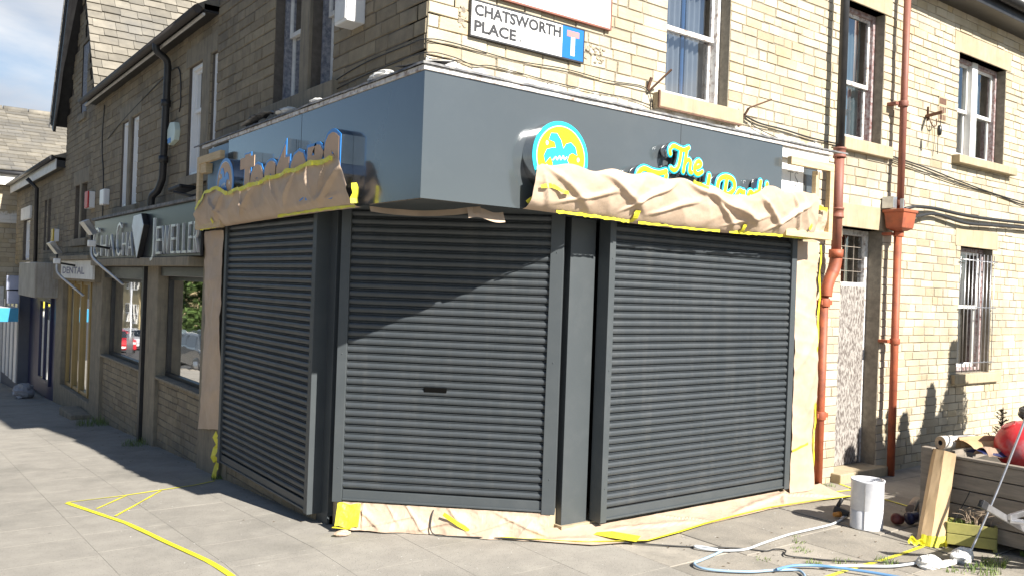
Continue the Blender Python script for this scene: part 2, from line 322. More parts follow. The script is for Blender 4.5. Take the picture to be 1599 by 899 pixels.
def put_text(s, P, a0, a1, z0, z1, d, m, parent, name='lettering', flip=False, off=0, ext=0, shear=0, space=1, bounds=None, **tg):
    """text fitted to a wall rectangle; flip mirrors 'a' for walls whose a axis runs right to left in view"""
    vs, fs = text_mesh(s, off, ext, shear, space=space); bv = bounds or vs
    x0, x1 = min(v[0] for v in bv), max(v[0] for v in bv); y0, y1 = min(v[1] for v in bv), max(v[1] for v in bv); sx, sy = (a1-a0)/(x1-x0), (z1-z0)/(y1-y0)
    o = []
    for x, y, z in vs:
        t = (x-x0)*sx; a = a1-t if flip else a0+t
        o.append(P(a, z0+(y-y0)*sy, d+z))
    return MB().add(o, fs).build(name, m, parent, **tg)
def crease(p, f=1.0, seed=0):
    q = Vector(p)*f + Vector((seed*7.3, seed*3.1, seed*1.7))
    v = 0; a = 1
    for k in range(3):
        v += a*(1-2*abs(noise.noise(q))); q = q*2.05+Vector((3.1, 1.7, 9.2)); a *= .5
    return v/1.75
def folds(a, z, seed):
    v = 0
    for th, f, w in ((-.75, 2.6, 1.2), (.95, 3.3, .8), (-.35, 5.3, .45)):
        s, t_ = a*math.cos(th)+z*math.sin(th), -a*math.sin(th)+z*math.cos(th)
        q = noise.noise(Vector((s*.55*f*.5+seed, t_*f, seed*2.3))); v += w*(1-min(1, abs(q)*3.2))**1.5
        v += w*.5*noise.noise(Vector((s*.8, t_*f*.7, seed+9)))
    return v
def creases(a, z, segs):
    v = 0
    for a0, z0, a1, z1, h, w in segs:
        L = math.hypot(a1-a0, z1-z0); dx, dz = (a1-a0)/L, (z1-z0)/L; s = (a-a0)*dx+(z-z0)*dz; d = -(a-a0)*dz+(z-z0)*dx
        if -.1 < s < L+.1:
            f = min(1, max(0, (s+.1)/.15))*min(1, max(0, (L+.1-s)/.15)); ww = w*(.5+.8*s/L) if d > 0 else w*.35
            v += h*f*math.exp(-(d/ww)**2)
    return v
CR = [(4.98, 2.60, 5.85, 2.36, .05, .05), (3.60, 2.56, 3.98, 2.33, .035, .04), (3.56, 2.48, 3.62, 2.30, .03, .03), (4.1, 2.56, 4.5, 2.36, .04, .045), (4.35, 2.36, 4.78, 2.56, .03, .03), (4.62, 2.34, 5.05, 2.46, .025, .03), (5.25, 2.52, 5.6, 2.30, .03, .03), (5.9, 2.56, 6.15, 2.36, .04, .035), (6.05, 2.32, 6.5, 2.55, .03, .03), (6.3, 2.62, 6.45, 2.36, .03, .025), (3.75, 2.35, 4.2, 2.45, .02, .025), (5.5, 2.32, 6.0, 2.42, .02, .025)]
CS = [(.10, .17, .30, .02, .03, .03), (.22, .04, .55, .12, .03, .035), (.5, .17, .62, .02, .03, .025), (.58, .03, .85, .10, .035, .04), (.82, .17, .95, .04, .03, .03), (.98, .03, 1.3, .14, .03, .035), (1.2, .16, 1.5, .05, .03, .03), (.16, .17, .17, .03, .025, .02), (.36, .16, .42, .08, .02, .02)]
CG = [(3.7, 4.95, 4.3, 4.6, .015, .04), (4.5, 4.7, 5.4, 4.55, .016, .05), (5.1, 4.78, 5.5, 4.52, .012, .03), (5.9, 4.6, 6.7, 4.72, .018, .05), (6.5, 4.55, 6.75, 4.75, .02, .04), (6.8, 4.7, 7.2, 4.52, .02, .04)]
CL = [(5.45, 2.55, 5.9, 2.32, .04, .035), (5.75, 2.58, 5.85, 2.40, .03, .02), (6.05, 2.58, 6.0, 2.42, .03, .02), (6.3, 2.57, 6.5, 2.38, .03, .025), (6.8, 2.55, 6.7, 2.40, .02, .02), (7.2, 2.52, 7.6, 2.30, .03, .03), (7.5, 2.50, 7.45, 2.38, .025, .02), (8.0, 2.52, 8.3, 2.30, .035, .03), (8.4, 2.50, 8.15, 2.36, .03, .025), (5.6, 2.36, 6.6, 2.30, .015, .03)]
def paper(name, fn, nrm, na, nb, amp, f, seed, m=None, parent=None, sm=False, edge=None, **tg):
    nrm = Vector(nrm)
    def g(u, v):
        p = Vector(fn(u, v)); k = amp*(edge(u, v) if edge else 1)
        return p + nrm*crease(p, f, seed)*k + Vector((noise.noise(p*9+Vector((seed, 0, 0))), noise.noise(p*9+Vector((0, seed, 5))), noise.noise(p*9)))*amp*.25
    return MB().grid(g, na, nb, sm).build(name, m or m_paper, parent, **tg)
def ribbon(pts, w, up, jit=.0, seed=0, lift=0):
    """flat strip of tape along pts, its width across 'up'"""
    rnd = random.Random(seed); pts = [Vector(p) for p in pts]; up = Vector(up); vs = []
    for i, p in enumerate(pts):
        d = (pts[min(i+1, len(pts)-1)]-pts[max(i-1, 0)]).normalized(); s = d.cross(up).normalized()
        for k in (-1, 1): vs.append(p+s*k*(w/2+rnd.uniform(-jit, jit))+up*(lift+rnd.uniform(0, jit)))
    return vs, [(2*i, 2*i+1, 2*i+3, 2*i+2) for i in range(len(pts)-1)]
def interp(tab, x):
    if x <= tab[0][0]: return tab[0][1]
    for (a, b), (c, d) in zip(tab, tab[1:]):
        if x <= c: return b+(d-b)*(x-a)/(c-a)
    return tab[-1][1]

# ------------------------------------------------------------------ setting: ground, pavement, road
mb = MB(); mb.grid(lambda u, v: (-60+140*u, -60+280*v, gz(-60+280*v)-.19), 8, 140); mb.build('ground', m_road, kind='structure')
def slabs(name, x0, x1, y0, y1, w, h, m, gap, seed, jit=.002, stag=True, edge=.006):
    rnd = random.Random(seed); mb = MB(); x = x0; c = 0
    while x < x1-.02:
        ww = min(w*rnd.uniform(.94, 1.06), x1-x); y = y0-(rnd.uniform(.2, .8)*h if stag else 0)
        while y < y1:
            hh = h*rnd.uniform(.8, 1.25); hh = 5.5-y if y < 5.49 < y+hh-.01 else hh; A, B = max(y, y0)+gap, min(y+hh, y1)-gap
            if B-A > .05:
                t = rnd.uniform(-jit, jit); s = [rnd.uniform(-jit, jit)*.6 for _ in range(4)]; a, b = x+gap, x+ww-gap; k = edge
                za, zb = gz(A)+t, gz(B)+t
                vs = [(a, A, za-.05), (b, A, za-.05), (b, B, zb-.05), (a, B, zb-.05), (a, A, za-.004), (b, A, za-.004), (b, B, zb-.004), (a, B, zb-.004),
                      (a+k, A+k, za+s[0]), (b-k, A+k, za+s[1]), (b-k, B-k, zb+s[2]), (a+k, B-k, zb+s[3])]
                mb.add(vs, [(8, 9, 10, 11)]+[(i, (i+1) % 4, 4+(i+1) % 4, 4+i) for i in range(4)]+[(4+i, 4+(i+1) % 4, 8+(i+1) % 4, 8+i) for i in range(4)])
            y += hh
        x += ww; c += 1
    return mb.build(name, m, kind='structure')
slabs('pavement', -2.6, 4.36, -2.2, 40, .62, .62, m_slab, .0008, 5, .0004, edge=.0012)
slabs('pavement', 4.365, 14.5, -2.2, 5.3, .68, .92, m_slab2, .004, 9, .0028)
mb = MB(); mb.add([(x, y, gz(y)-.008) for y in (-2.2, 5.5, 40) for x in (-2.6, 14.5)], [(0, 1, 3, 2), (2, 3, 5, 4)]); mb.build('pavement', m_dirt, kind='structure')
mb = MB(); mb.add([(x, y, gz(y)-.0018) for y in (-2.2, 5.5, 40) for x in (-2.6, 4.35)], [(0, 1, 3, 2), (2, 3, 5, 4)]); mb.build('pavement', m_fill, kind='structure')
mb = MB()
for k in range(42): mb.box(-2.75, -2.6, -2.2+k*1.0, -2.2+k+.99, gz(-2.2+k)-.2, gz(-1.7+k)-.003)
mb.build('kerb', m_slab2, kind='structure', bevel=.01)
slabs('pavement', -12.5, -9.2, -10, 62, .62, .62, m_slab, .0022, 15, .0012)
mb = MB()
for k in range(72): mb.box(-9.2, -9.05, -10+k*1.0, -10+k+.99, gz(-10+k)-.2, gz(-9.5+k)-.003)
mb.build('kerb', m_slab2, kind='structure', bevel=.01)

# ------------------------------------------------------------------ corner shop building
WX, WY = 2.9, 4.95
PX, PY = XP(WX), YP(WY)
bld = thing('corner_building', (6, 7, -.1), 'sandstone corner building with dark shuttered shop and lit upper windows', 'building')
opsR = [(5.20, 6.00, 3.40, 4.60), (7.83, 8.52, 3.40, 4.80), (10.15, 11.36, 3.50, 4.72), (10.34, 11.17, .92, 2.44), (7.86, 8.62, -.02, 2.50)]
opsR2 = opsR+[(2.9, 7.2, -.3, 3.06)]
stonewall(bld, PY, 2.9, 22, -.3, 5.35, opsR2, m_stone, m_mortar, row=.088, wid=.215, seed=11)
stonewall(bld, PY, 2.9, 9.0, 5.35, 7.0, [], m_stone, m_mortar, row=.088, wid=.215, seed=12)
opsL = [(6.42, 6.86, 3.36, 4.7), (7.06, 7.72, 3.36, 4.7)]
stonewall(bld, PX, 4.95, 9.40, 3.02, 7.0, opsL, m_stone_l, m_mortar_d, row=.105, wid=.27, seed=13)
# quoins at the corner hide the joint between both walls
# inner blocks: everything behind the walls, and roofs
mb = MB(); mb.box(3.5, 9.0, 5.9, 9.39, 2.9, 7.0); mb.box(9.0, 22, 6.0, 9.0, -.2, 5.3); mb.box(9.0, 9.3, 5.2, 6, 5.2, 7.0); mb.box(3.2, 7.2, 5.3, 6.0, 2.9, 3.04); mb.build('inner_wall', m_mortar_d, bld)
mb = MB(); mb.prism([(2.55, 7.0), (6, 9.6), (9.3, 7.0)], lambda a, b, d: (a, d, b), 4.55, 9.6); mb.build('roof', m_slate, bld)
slates(bld, (9.2, 4.62, 5.42), (1, 0, 0), (0, .8, .55), 13, 3.2, .35, .25, m_slate, 'roof', 4)
mb = MB(); mb.box(9.0, 22, 4.66, 4.949, 5.20, 5.34); mb.build('soffit_board', m_black, bld, bevel=.005)
mb = MB(); mb.tube([(9.0, 4.60, 5.36), (22, 4.60, 5.36)], .065, 12); g_ = mb.build('gutter', m_black, bld)
mb = MB(); mb.box(7.2, 7.25, 4.97, 5.6, -.2, 3.0); mb.build('end_wall', m_dress, bld)

def sash(P, a0, a1, z0, z1, parent, mf, ms_, depth=.14, fr=.045, mid=None, curtain=None, sill=None, lintel=None, mst=None, room=True, mullion=None, glassm=None, sash2=True, name='window', flip=1):
    """sliding sash window set back in its opening"""
    mst = mst or m_dress; D = -depth
    f = MB()
    for (x0, x1, y0, y1) in ((a0, a0+fr, z0, z1), (a1-fr, a1, z0, z1), (a0+fr, a1-fr, z1-fr, z1), (a0+fr, a1-fr, z0, z0+fr*1.2)): pbox(f, P, x0, x1, y0, y1, D-.06, D+.035)
    w = f.build(name, mf, parent, bevel=.004)
    sects = [(a0+fr, a1-fr)] if not mullion else [(a0+fr, mullion[0]), (mullion[1], a1-fr)]
    if mullion: mm = MB(); pbox(mm, P, mullion[0], mullion[1], z0, z1, D-.06, mullion[2] if len(mullion) > 2 else D+.03); mm.build('mullion', mullion[3] if len(mullion) > 3 else mf, w, bevel=.006)
    zm = mid if mid else (z0+z1)/2; s = MB(); g = MB(); t = .035
    for x0, x1 in sects:
        for (y0, y1, dd) in ((z0+fr*1.2, zm+.02, D-.03), (zm-.02, z1-fr, D)):
            pbox(s, P, x0, x0+t, y0, y1, dd-.025, dd); pbox(s, P, x1-t, x1, y0, y1, dd-.025, dd); pbox(s, P, x0+t, x1-t, y0, y0+t*1.2, dd-.025, dd); pbox(s, P, x0+t, x1-t, y1-t, y1, dd-.025, dd)
            g.add([P(x0+t, y0+t, dd-.012), P(x1-t, y0+t, dd-.012), P(x1-t, y1-t, dd-.012), P(x0+t, y1-t, dd-.012)], [(0, 1, 2, 3)])
    s.build('sash', ms_, w, bevel=.003); g.build('pane', glassm or g_win, w)
    if room:
        r = MB(); q = D-.062; e = -.72
        c = [(a0, z0), (a1, z0), (a1, z1), (a0, z1)]; vs = [P(x, y, q) for x, y in c]+[P(x, y, e) for x, y in c]
        r.add(vs, [(0, 1, 5, 4), (1, 2, 6, 5), (2, 3, 7, 6), (3, 0, 4, 7), (4, 5, 6, 7)]).build('interior', m_room, w)
    if curtain:
        for (f0, f1, cm, zb) in curtain:
            c = MB(); A0, A1 = a0+fr+(a1-a0-2*fr)*f0, a0+fr+(a1-a0-2*fr)*f1
            c.grid(lambda u, v: P(A0+(A1-A0)*u, z0+zb+(z1-z0-zb)*v, D-.12+.018*math.sin(u*(A1-A0)*90)+.006*noise.noise(Vector((u*5, v*3, 0)))), 60, 4).build('curtain', cm, w)
    if sill: m_ = MB(); pbox(m_, P, sill[0], sill[1], sill[2], sill[3], -depth+.02, sill[4] if len(sill) > 4 else .06); m_.build('sill', mst, w, bevel=.008)
    if lintel: m_ = MB(); pbox(m_, P, lintel[0], lintel[1], lintel[2], lintel[3], -.2, .014); m_.build('lintel', mst, w, bevel=.006)
    return w
m_curt_b = plain('blue_curtain', (.10, .22, .48), .9); m_curt_g = plain('grey_curtain', (.45, .45, .47), .9); m_curt_w = plain('net_curtain', (.6, .62, .6), .9); m_blind = plain('grey_blue_blind', (.30, .37, .40), .9); m_curt_y = plain('yellow_wood_blind', (.55, .42, .16), .7)
sash(PY, 5.20, 6.00, 3.40, 4.60, bld, m_flake, m_flake, mid=4.03, curtain=[(.0, .16, m_curt_g, .04), (.16, .30, m_curt_b, .04), (.30, .58, m_curt_g, .04), (.58, .66, m_curt_b, .04), (.66, 1, m_curt_g, .04)], lintel=(5.08, 6.12, 4.6, 4.8))
mb = MB(); pbox(mb, PY, 5.06, 6.12, 3.27, 3.397, -.1, .09); mb.build('sill', m_dress, bld, bevel=.008)
sash(PY, 7.83, 8.52, 3.40, 4.80, bld, m_mauve, m_flake, mid=4.03, curtain=[(0, 1, m_blind, .02)], sill=(7.75, 8.66, 3.27, 3.397, .07), lintel=(7.72, 8.64, 4.8, 5.0))
sash(PY, 10.15, 11.36, 3.50, 4.72, bld, m_mauve, m_white, mid=4.1, curtain=[(.1, .45, m_curt_w, .1), (.6, .9, m_curt_w, .1)], sill=(10.05, 11.55, 3.40, 3.497, .10), lintel=(10.02, 11.48, 4.72, 4.95), mullion=(10.68, 10.82, -.09, m_white))
wb = sash(PY, 10.34, 11.17, .92, 2.44, bld, m_mauve, m_white, mid=1.72, curtain=[(.0, .34, m_curt_y, .02), (.36, .8, m_old, .02)], sill=(10.2, 11.4, .80, .917, .06), lintel=(10.2, 11.28, 2.44, 2.66))
mb = MB()
for k in range(9): a = 10.38+k*.093; mb.tube([(a, 4.90, .94), (a, 4.90, 2.36)], .006, 6)
for z in (1.05, 1.72, 2.28): mb.tube([(10.30, 4.90, z), (11.20, 4.90, z)], .007, 6)
mb.build('window_bars', m_alu, wb)
# boarded door
d = MB(); 
for (x0, x1, y0, y1) in ((7.86, 7.92, 0, 2.5), (8.56, 8.62, 0, 2.5), (7.92, 8.56, 2.44, 2.5), (7.92, 8.56, 1.88, 1.94)): pbox(d, PY, x0, x1, y0, y1, -.24, -.16)
dr = d.build('door', m_flake, bld, bevel=.004)
m_board = mat('weathered_chipboard', (.12, .10, .09), (.36, .335, .31), 60, .9, bump=.003, bscale=80, lo=.42, hi=.56, stretch=(1, 1, .35), stain=(.25, .22, .2), sscale=3, sfac=.4)
mb = MB(); pbox(mb, PY, 7.90, 8.58, .0, 1.90, -.19, -.155); mb.build('board', m_board, dr, bevel=.003)
mb = MB(); pbox(mb, PY, 7.92, 8.56, 1.94, 2.44, -.205, -.2); mb.build('fanlight', g_win, dr)
mb = MB()
for a in (8.08, 8.24, 8.4): pbox(mb, PY, a-.003, a+.003, 1.94, 2.44, -.2, -.192)
for z in (2.06, 2.19, 2.32): pbox(mb, PY, 7.92, 8.56, z-.003, z+.003, -.199, -.193)
mb.build('leading', m_old, dr)
mb = MB(); pbox(mb, PY, 7.92, 8.56, 1.94, 2.44, -.244, -.24); mb.build('net_curtain', plain('dusty_net', (.33, .34, .33), .9), dr)
mb = MB(); pbox(mb, PY, 7.93, 8.14, 1.945, 2.12, -.186, -.18); mb.build('notice', m_signw, dr)
mb = MB(); c = [(7.86, 0), (8.62, 0), (8.62, 2.5), (7.86, 2.5)]; vs = [PY(x, y, -.245) for x, y in c]+[PY(x, y, -.9) for x, y in c]; mb.add(vs, [(0, 1, 5, 4), (1, 2, 6, 5), (2, 3, 7, 6), (3, 0, 4, 7), (4, 5, 6, 7)]).build('interior', m_room, dr)
mb = MB(); pbox(mb, PY, 7.78, 8.70, 2.5, 2.74, -.2, .014); mb.build('lintel', m_dress, dr, bevel=.006)
mb = MB(); pbox(mb, PY, 7.80, 8.72, -.2, -.004, -.24, .12); mb.build('doorstep', m_dress, dr, bevel=.01)
# left upper windows (twin sashes in peeling frames with a stone mullion)
for (a, b, hi) in ((6.42, 6.86, 4.7), (7.06, 7.72, 4.7)):
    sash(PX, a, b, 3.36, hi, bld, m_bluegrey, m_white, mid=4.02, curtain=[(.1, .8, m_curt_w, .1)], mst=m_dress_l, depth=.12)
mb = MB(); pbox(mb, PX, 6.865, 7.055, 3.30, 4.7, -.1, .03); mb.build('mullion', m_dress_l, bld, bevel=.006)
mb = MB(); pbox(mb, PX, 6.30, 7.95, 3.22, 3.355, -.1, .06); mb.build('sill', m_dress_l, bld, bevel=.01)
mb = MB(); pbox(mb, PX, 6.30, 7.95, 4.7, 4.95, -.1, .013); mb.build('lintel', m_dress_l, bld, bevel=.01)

# ------------------------------------------------------------------ shop front: piers, soffit, shutters
FX, FY, FB, FT = 2.685, 4.59, 2.288, 3.085
mb = MB(); mb.box(6.80, 7.20, 4.79, 5.25, -.12, 2.9); mb.build('pier', m_dress, bld, bevel=.008)
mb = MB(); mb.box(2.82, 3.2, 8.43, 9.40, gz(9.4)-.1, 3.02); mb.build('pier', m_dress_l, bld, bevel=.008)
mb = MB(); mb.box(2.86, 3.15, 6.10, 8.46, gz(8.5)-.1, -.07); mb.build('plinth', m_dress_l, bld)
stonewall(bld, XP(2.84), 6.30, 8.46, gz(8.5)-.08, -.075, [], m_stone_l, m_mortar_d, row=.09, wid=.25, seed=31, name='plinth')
# pavement step under the centre door
mb = MB(); mb.prism([(2.875, 6.02), (2.875, 5.90), (3.985, 4.885), (4.0, 4.90), (4.16, 4.93), (4.6, 5.2), (4.6, 6.6), (2.96, 6.6)], lambda a, b, d: (a, b, d), -.14, .095); mb.build('doorstep', m_dress, bld)
mb = MB(); mb.box(4.15, 7.2, 4.84, 5.4, -.13, -.02); mb.build('threshold', m_dress, bld)
# dark shop interior
mb = MB(); mb.box(4.7, 7.19, 5.1, 5.2, -.1, 2.9); mb.box(3.15, 3.25, 6.4, 8.6, -.1, 2.9); mb.build('inner_wall', m_glass_dark, bld)
# soffit under the fascia
mb = MB(); mb.prism([(FX+.03, FY+.03), (6.95, FY+.03), (6.95, 5.3), (4.9, 5.3), (3.4, 6.6), (3.4, 9.0), (FX+.03, 9.0)], lambda a, b, d: (a, b, d), FB+.012, FB+.05); mb.build('soffit', m_grey, bld)
pil = []
mb = MB(); mb.box(4.17, 4.42, 4.87, 5.4, -.12, FB+.01); mb.build('pilaster', m_grey, bld, bevel=.004)
mb = MB(); mb.box(2.84, 3.3, 6.10, 6.30, -.16, FB+.01); mb.build('pilaster', m_grey, bld, bevel=.004)
mb = MB(); mb.box(3.98, 4.30, 5.0, 5.4, -.1, FB+.005); mb.box(2.97, 3.3, 6.0, 6.3, -.1, FB+.005); mb.build('inner_wall', m_glass_dark, bld)
def shutter(O, D, W_, z0, z1, label, gl, gr, pitch=.0605, lock=None, gd=.10, gb0=None):
    """O: plan point of the curtain's left edge seen from outside, D: unit plan direction to its right edge"""
    O = Vector((*O, 0)); D = Vector((*D, 0)).normalized(); Nn = Vector((D.y, -D.x, 0))      # outward
    P = lambda a, z, d: O + D*a + Nn*d + Vector((0, 0, z))
    t = thing('roller_shutter', P(W_/2, z0, 0), label, 'roller shutter', 'roller shutters of the corner shop')
    prof = []; n = int((z1-z0-.09)/pitch)
    for k in range(n):
        zb = z0+.09+k*pitch
        for s, dd in ((0, -.012), (.06, -.004), (.16, .006), (.34, .0115), (.55, .0125), (.70, .009), (.79, .000), (.81, -.012), (.86, -.012), (.875, -.001), (.93, -.001), (.945, -.013), (.98, -.014)): prof.append((zb+s*pitch, dd))
    prof.append((z0+.09+n*pitch, -.006))
    mb = MB(); na = 10
    vs = [P(W_*i/na, z+.0018*noise.noise(Vector((i*.9, (j//13)*1.7, W_))), dd+.0022*noise.noise(Vector((i*.6, (j//13)*.8, W_*3)))) for j, (z, dd) in enumerate(prof) for i in range(na+1)]
    mb.add(vs, [(j*(na+1)+i, j*(na+1)+i+1, (j+1)*(na+1)+i+1, (j+1)*(na+1)+i) for j in range(len(prof)-1) for i in range(na)], False)
    cu = mb.build('shutter_curtain', m_slat, t)
    def ob(a0, a1, y0, y1, d0, d1, name, m=m_grey, par=t, bv=.003):
        v = [P(a, z, d) for z in (y0, y1) for d in (d0, d1) for a in (a0, a1)]
        return MB().add(v, [(0, 2, 3, 1), (4, 5, 7, 6), (0, 1, 5, 4), (2, 6, 7, 3), (0, 4, 6, 2), (1, 3, 7, 5)]).build(name, m, par, bevel=bv)
    ob(0, W_, z0, z0+.082, -.012, .010, 'bottom_rail'); ob(0.002, W_-.002, z0+.004, z0+.02, .0105, .024, 'bottom_lip', par=t)
    ob(-gl, -.001, z0-.01 if gb0 is None else gb0, z1, -gd, .028, 'guide_rail'); ob(W_+.001, W_+gr, z0-.01 if gb0 is None else gb0, z1, -gd, .028, 'guide_rail')
    ob(-.001, W_+.001, z0+.02, z1, -.10, -.02, 'backing', m_glass_dark, t, 0)
    bm_ = MB()
    for a in (-gl*.5, W_+gr*.5):
        for z in (z0+.25, (z0+z1)/2, z1-.3): p = P(a, z, .028); bm_.box(p.x-.004, p.x+.004, p.y-.004, p.y+.004, p.z-.004, p.z+.004)
    bm_.build('bolt', m_grey, t, bevel=.002)
    if lock: ob(lock[0], lock[0]+.17, lock[1], lock[1]+.036, .005, .018, 'lock_slot', m_void)
    return t
shutter((4.505, 4.76), (1, 0), 2.225, 0, 2.30, 'right hand dark grey roller shutter, fully sunlit, next to the papered pier', .062, .075)
cd = Vector((3.985-2.868, 4.885-5.90)); 
shutter((2.868, 5.90), tuple(cd.normalized()), cd.length, .10, 2.32, 'centre dark grey roller shutter on the angled corner, crossed by a diagonal shadow', .075, .10, lock=(.60, .95))
shutter((2.75, 8.35), (0, -1), 2.06, -.06, 2.30, 'left hand dark grey roller shutter in shade, facing the street', .06, .07)

# fascia boards
fas = thing('shop_fascia', (3.5, 5.2, 2.28), 'dark grey fascia box wrapping the shop corner above the shutters', 'shop fascia')
mb = MB(); mb.prism([(FX, FY), (6.33, FY), (6.33, FY+.03), (FX+.03, FY+.03)], lambda a, b, d: (a, b, d), FB, FT); mb.build('panel', m_panel, fas)
mb = MB(); mb.prism([(FX, FY+.0005), (FX+.03, FY+.0305), (FX+.03, 8.28), (FX, 8.28)], lambda a, b, d: (a, b, d), FB, FT); mb.build('panel', m_panel, fas)
mb = MB(); mb.box(5.02, 5.024, FY-.0012, FY, FB, FT); mb.build('panel_seam', m_black, fas); mb = MB(); mb.box(FX-.0012, FX, 6.5, 6.504, FB, FT); mb.build('panel_seam', m_black, fas)
mb = MB(); mb.prism([(FX-.012, FY-.012), (7.08, FY-.012), (7.08, FY+.035), (FX+.035, FY+.035), (FX+.035, 9.10), (FX-.012, 9.10)], lambda a, b, d: (a, b, d), FT+.001, FT+.034)
mb.build('capping', m_flake, fas, bevel=.003)
mb = MB(); mb.prism([(6.34, FY+.012), (7.05, FY+.012), (7.05, FY+.04), (6.34, FY+.04)], lambda a, b, d: (a, b, d), 2.99, 3.083); mb.build('timber_rail', m_white, fas, bevel=.003)
# flashing: uneven lead strip sloping from wall to fascia
rr = random.Random(4)
def flash(P, a0, a1, pos_d, seed, n=60):
    mb = MB(); r = random.Random(seed); vs = []
    for i in range(n+1):
        a = a0+(a1-a0)*i/n; j = noise.noise(Vector((a*3.1, seed, 0)))*.012; k = noise.noise(Vector((a*9, seed, 3)))*.008
        vs += [P(a, 3.165+j*1.5+k, .012), P(a, 3.145+j+k, .16+j), P(a, 3.132+k, pos_d+.02+j), P(a, 3.118+k*.5, pos_d+.024+j)]
    mb.add(vs, [(4*i+q, 4*i+q+1, 4*i+q+5, 4*i+q+4) for i in range(n) for q in range(3)]); return mb
flash(PY, 2.66, 7.3, .36, 3).build('flashing', m_lead, fas, solid=.004)
flash(PX, 4.57, 9.35, .215, 8, 70).build('flashing', m_lead, fas, solid=.004)
m_plas = mat('loose_plaster', (.75, .74, .72), (.55, .54, .5), 14, .9, bump=.01)
def lump(c, r, seed, name, m, sz=(1, 1, .6), n=14, parent=None, **tg):
    mb = MB(); vs = []
    for j in range(n+1):
        for i in range(n):
            a = 2*math.pi*i/n; b = math.pi*j/n; d = Vector((math.cos(a)*math.sin(b), math.sin(a)*math.sin(b), math.cos(b)))
            k = 1+.55*crease(d, 1.6, seed)
            vs.append((c[0]+d.x*r*sz[0]*k, c[1]+d.y*r*sz[1]*k, c[2]+d.z*r*sz[2]*k))
    return mb.add(vs, [(j*n+i, j*n+(i+1) % n, (j+1)*n+(i+1) % n, (j+1)*n+i) for j in range(n) for i in range(n)]).build(name, m, parent, **tg)
for k, (y, r, lb) in enumerate(((5.25, .055, 'white crumpled rag on the left flashing nearest the corner'), (6.35, .035, 'small white scrap on the left flashing below the sash window'), (6.95, .06, 'torn white sheet piece on the left flashing, farthest from the corner'))):
    lump((2.74, y, 3.165), r, k+2, 'plaster_scrap', m_plas, (1, 2.2, .55), label=lb, cat='rag', group='white scraps lying on the flashing')
mb = MB(); mb.grid(lambda u, v: (2.66+.1*v+.05*noise.noise(Vector((u*5, v*4, 2))), 6.9+1.0*u, 3.16+.05*math.sin(u*3)+.03*noise.noise(Vector((u*9, v*3, 0)))), 20, 4); mb.build('loose_flashing_sheet', m_lead, solid=.004, label='bent strip of loose lead lifting off the left fascia top', cat='flashing')

# ------------------------------------------------------------------ signs
def roundel(P, ac, zc, r, flip, mring, mface, mmark, label, d0, d1):
    base = P(ac, zc-r, d0); t = thing('round_sign', base, label, 'sign', 'round emblem signs on the fascia')
    n = 64; cir = lambda rr: [(ac+rr*math.cos(2*math.pi*k/n), zc+rr*math.sin(2*math.pi*k/n)) for k in range(n)]
    mb = MB(); c = cir(r*.99); vs = [P(a, b, d0) for a, b in c]+[P(a, b, d1-.006) for a, b in c]
    mb.add(vs, [(i, (i+1) % n, n+(i+1) % n, n+i) for i in range(n)], True).build('rim', m_chrome, t)
    MB().prism(cir(r), P_(P), d1-.006, d1).build('ring', mring, t)
    MB().prism(cir(r*.875), P_(P), d1, d1+.003).build('pale_ring', m_signw, t)
    MB().prism(cir(r*.85), P_(P), d1+.003, d1+.005).build('face', mface, t)
    s = -1 if flip else 1
    hat = [(-.30, -.42), (-.33, -.18), (-.42, -.02), (-.60, -.22), (-.66, -.02), (-.56, .18), (-.30, .26), (-.22, .24), (-.28, .42), (-.50, .46), (-.42, .66), (-.20, .68), (-.04, .50), (.06, .26), (.16, .42), (.34, .48), (.52, .36), (.60, .12), (.42, .18), (.30, .12), (.22, -.06), (.34, -.2), (.46, -.44), (.30, -.44), (.18, -.26), (.02, -.24), (-.10, -.42)]
    mk = MB(); K = r*.95
    tri(mk, [(ac+s*x*K, zc+y*K) for x, y in hat], P, d1+.005, d1+.008)
    e = mk.build('emblem', mmark, t)
    w = MB(); zz = [(-.34, -.12), (-.22, -.0), (-.18, -.1), (-.08, .04), (-.04, -.08), (.06, .06), (.1, -.06), (.2, .04)]
    for (x0, y0), (x1, y1) in zip(zz, zz[1:]): w.bar(P(ac+s*x0*K, zc+y0*K, d1+.009), P(ac+s*x1*K, zc+y1*K, d1+.009), .002, .009, up=(P(0, 1, 0)[0]-P(0, 0, 0)[0], P(0, 1, 0)[1]-P(0, 0, 0)[1], 1))
    w.build('zigzag', m_signw, e)
    b = MB()
    for x, y in ((-.56, .36), (-.54, -.32), (.64, .0)): b.prism([(ac+(s*x+.05*math.cos(q*math.pi/4))*K, zc+(y+.07*math.sin(q*math.pi/4))*K) for q in range(8)], P_(P), d1+.005, d1+.008)
    b.build('bells', m_signw, e)
    return t
def P_(P): return lambda a, b, d: P(a, b, d)
def tri(mb, poly, P, d0, d1):
    """closed concave outline filled by ear clipping, extruded"""
    from mathutils.geometry import tessellate_polygon
    n = len(poly); T = tessellate_polygon([[Vector((a, b, 0)) for a, b in poly]])
    vs = [P(a, b, d1) for a, b in poly]+[P(a, b, d0) for a, b in poly]
    mb.add(vs, [tuple(t) for t in T]+[(i, (i+1) % n, n+(i+1) % n, n+i) for i in range(n)])
PFR, PFL = YP(FY), XP(FX)
roundel(PFR, 3.712, 2.650, .246, False, m_cyan, m_yel, m_cyan, 'round yellow sign with a cyan jester hat, sunlit on the right fascia', .001, .115)
roundel(PFL, 8.05, 2.625, .245, True, m_blue, m_face, m_blue, 'round brown and blue jester hat sign in shade at the left fascia end', .001, .10)
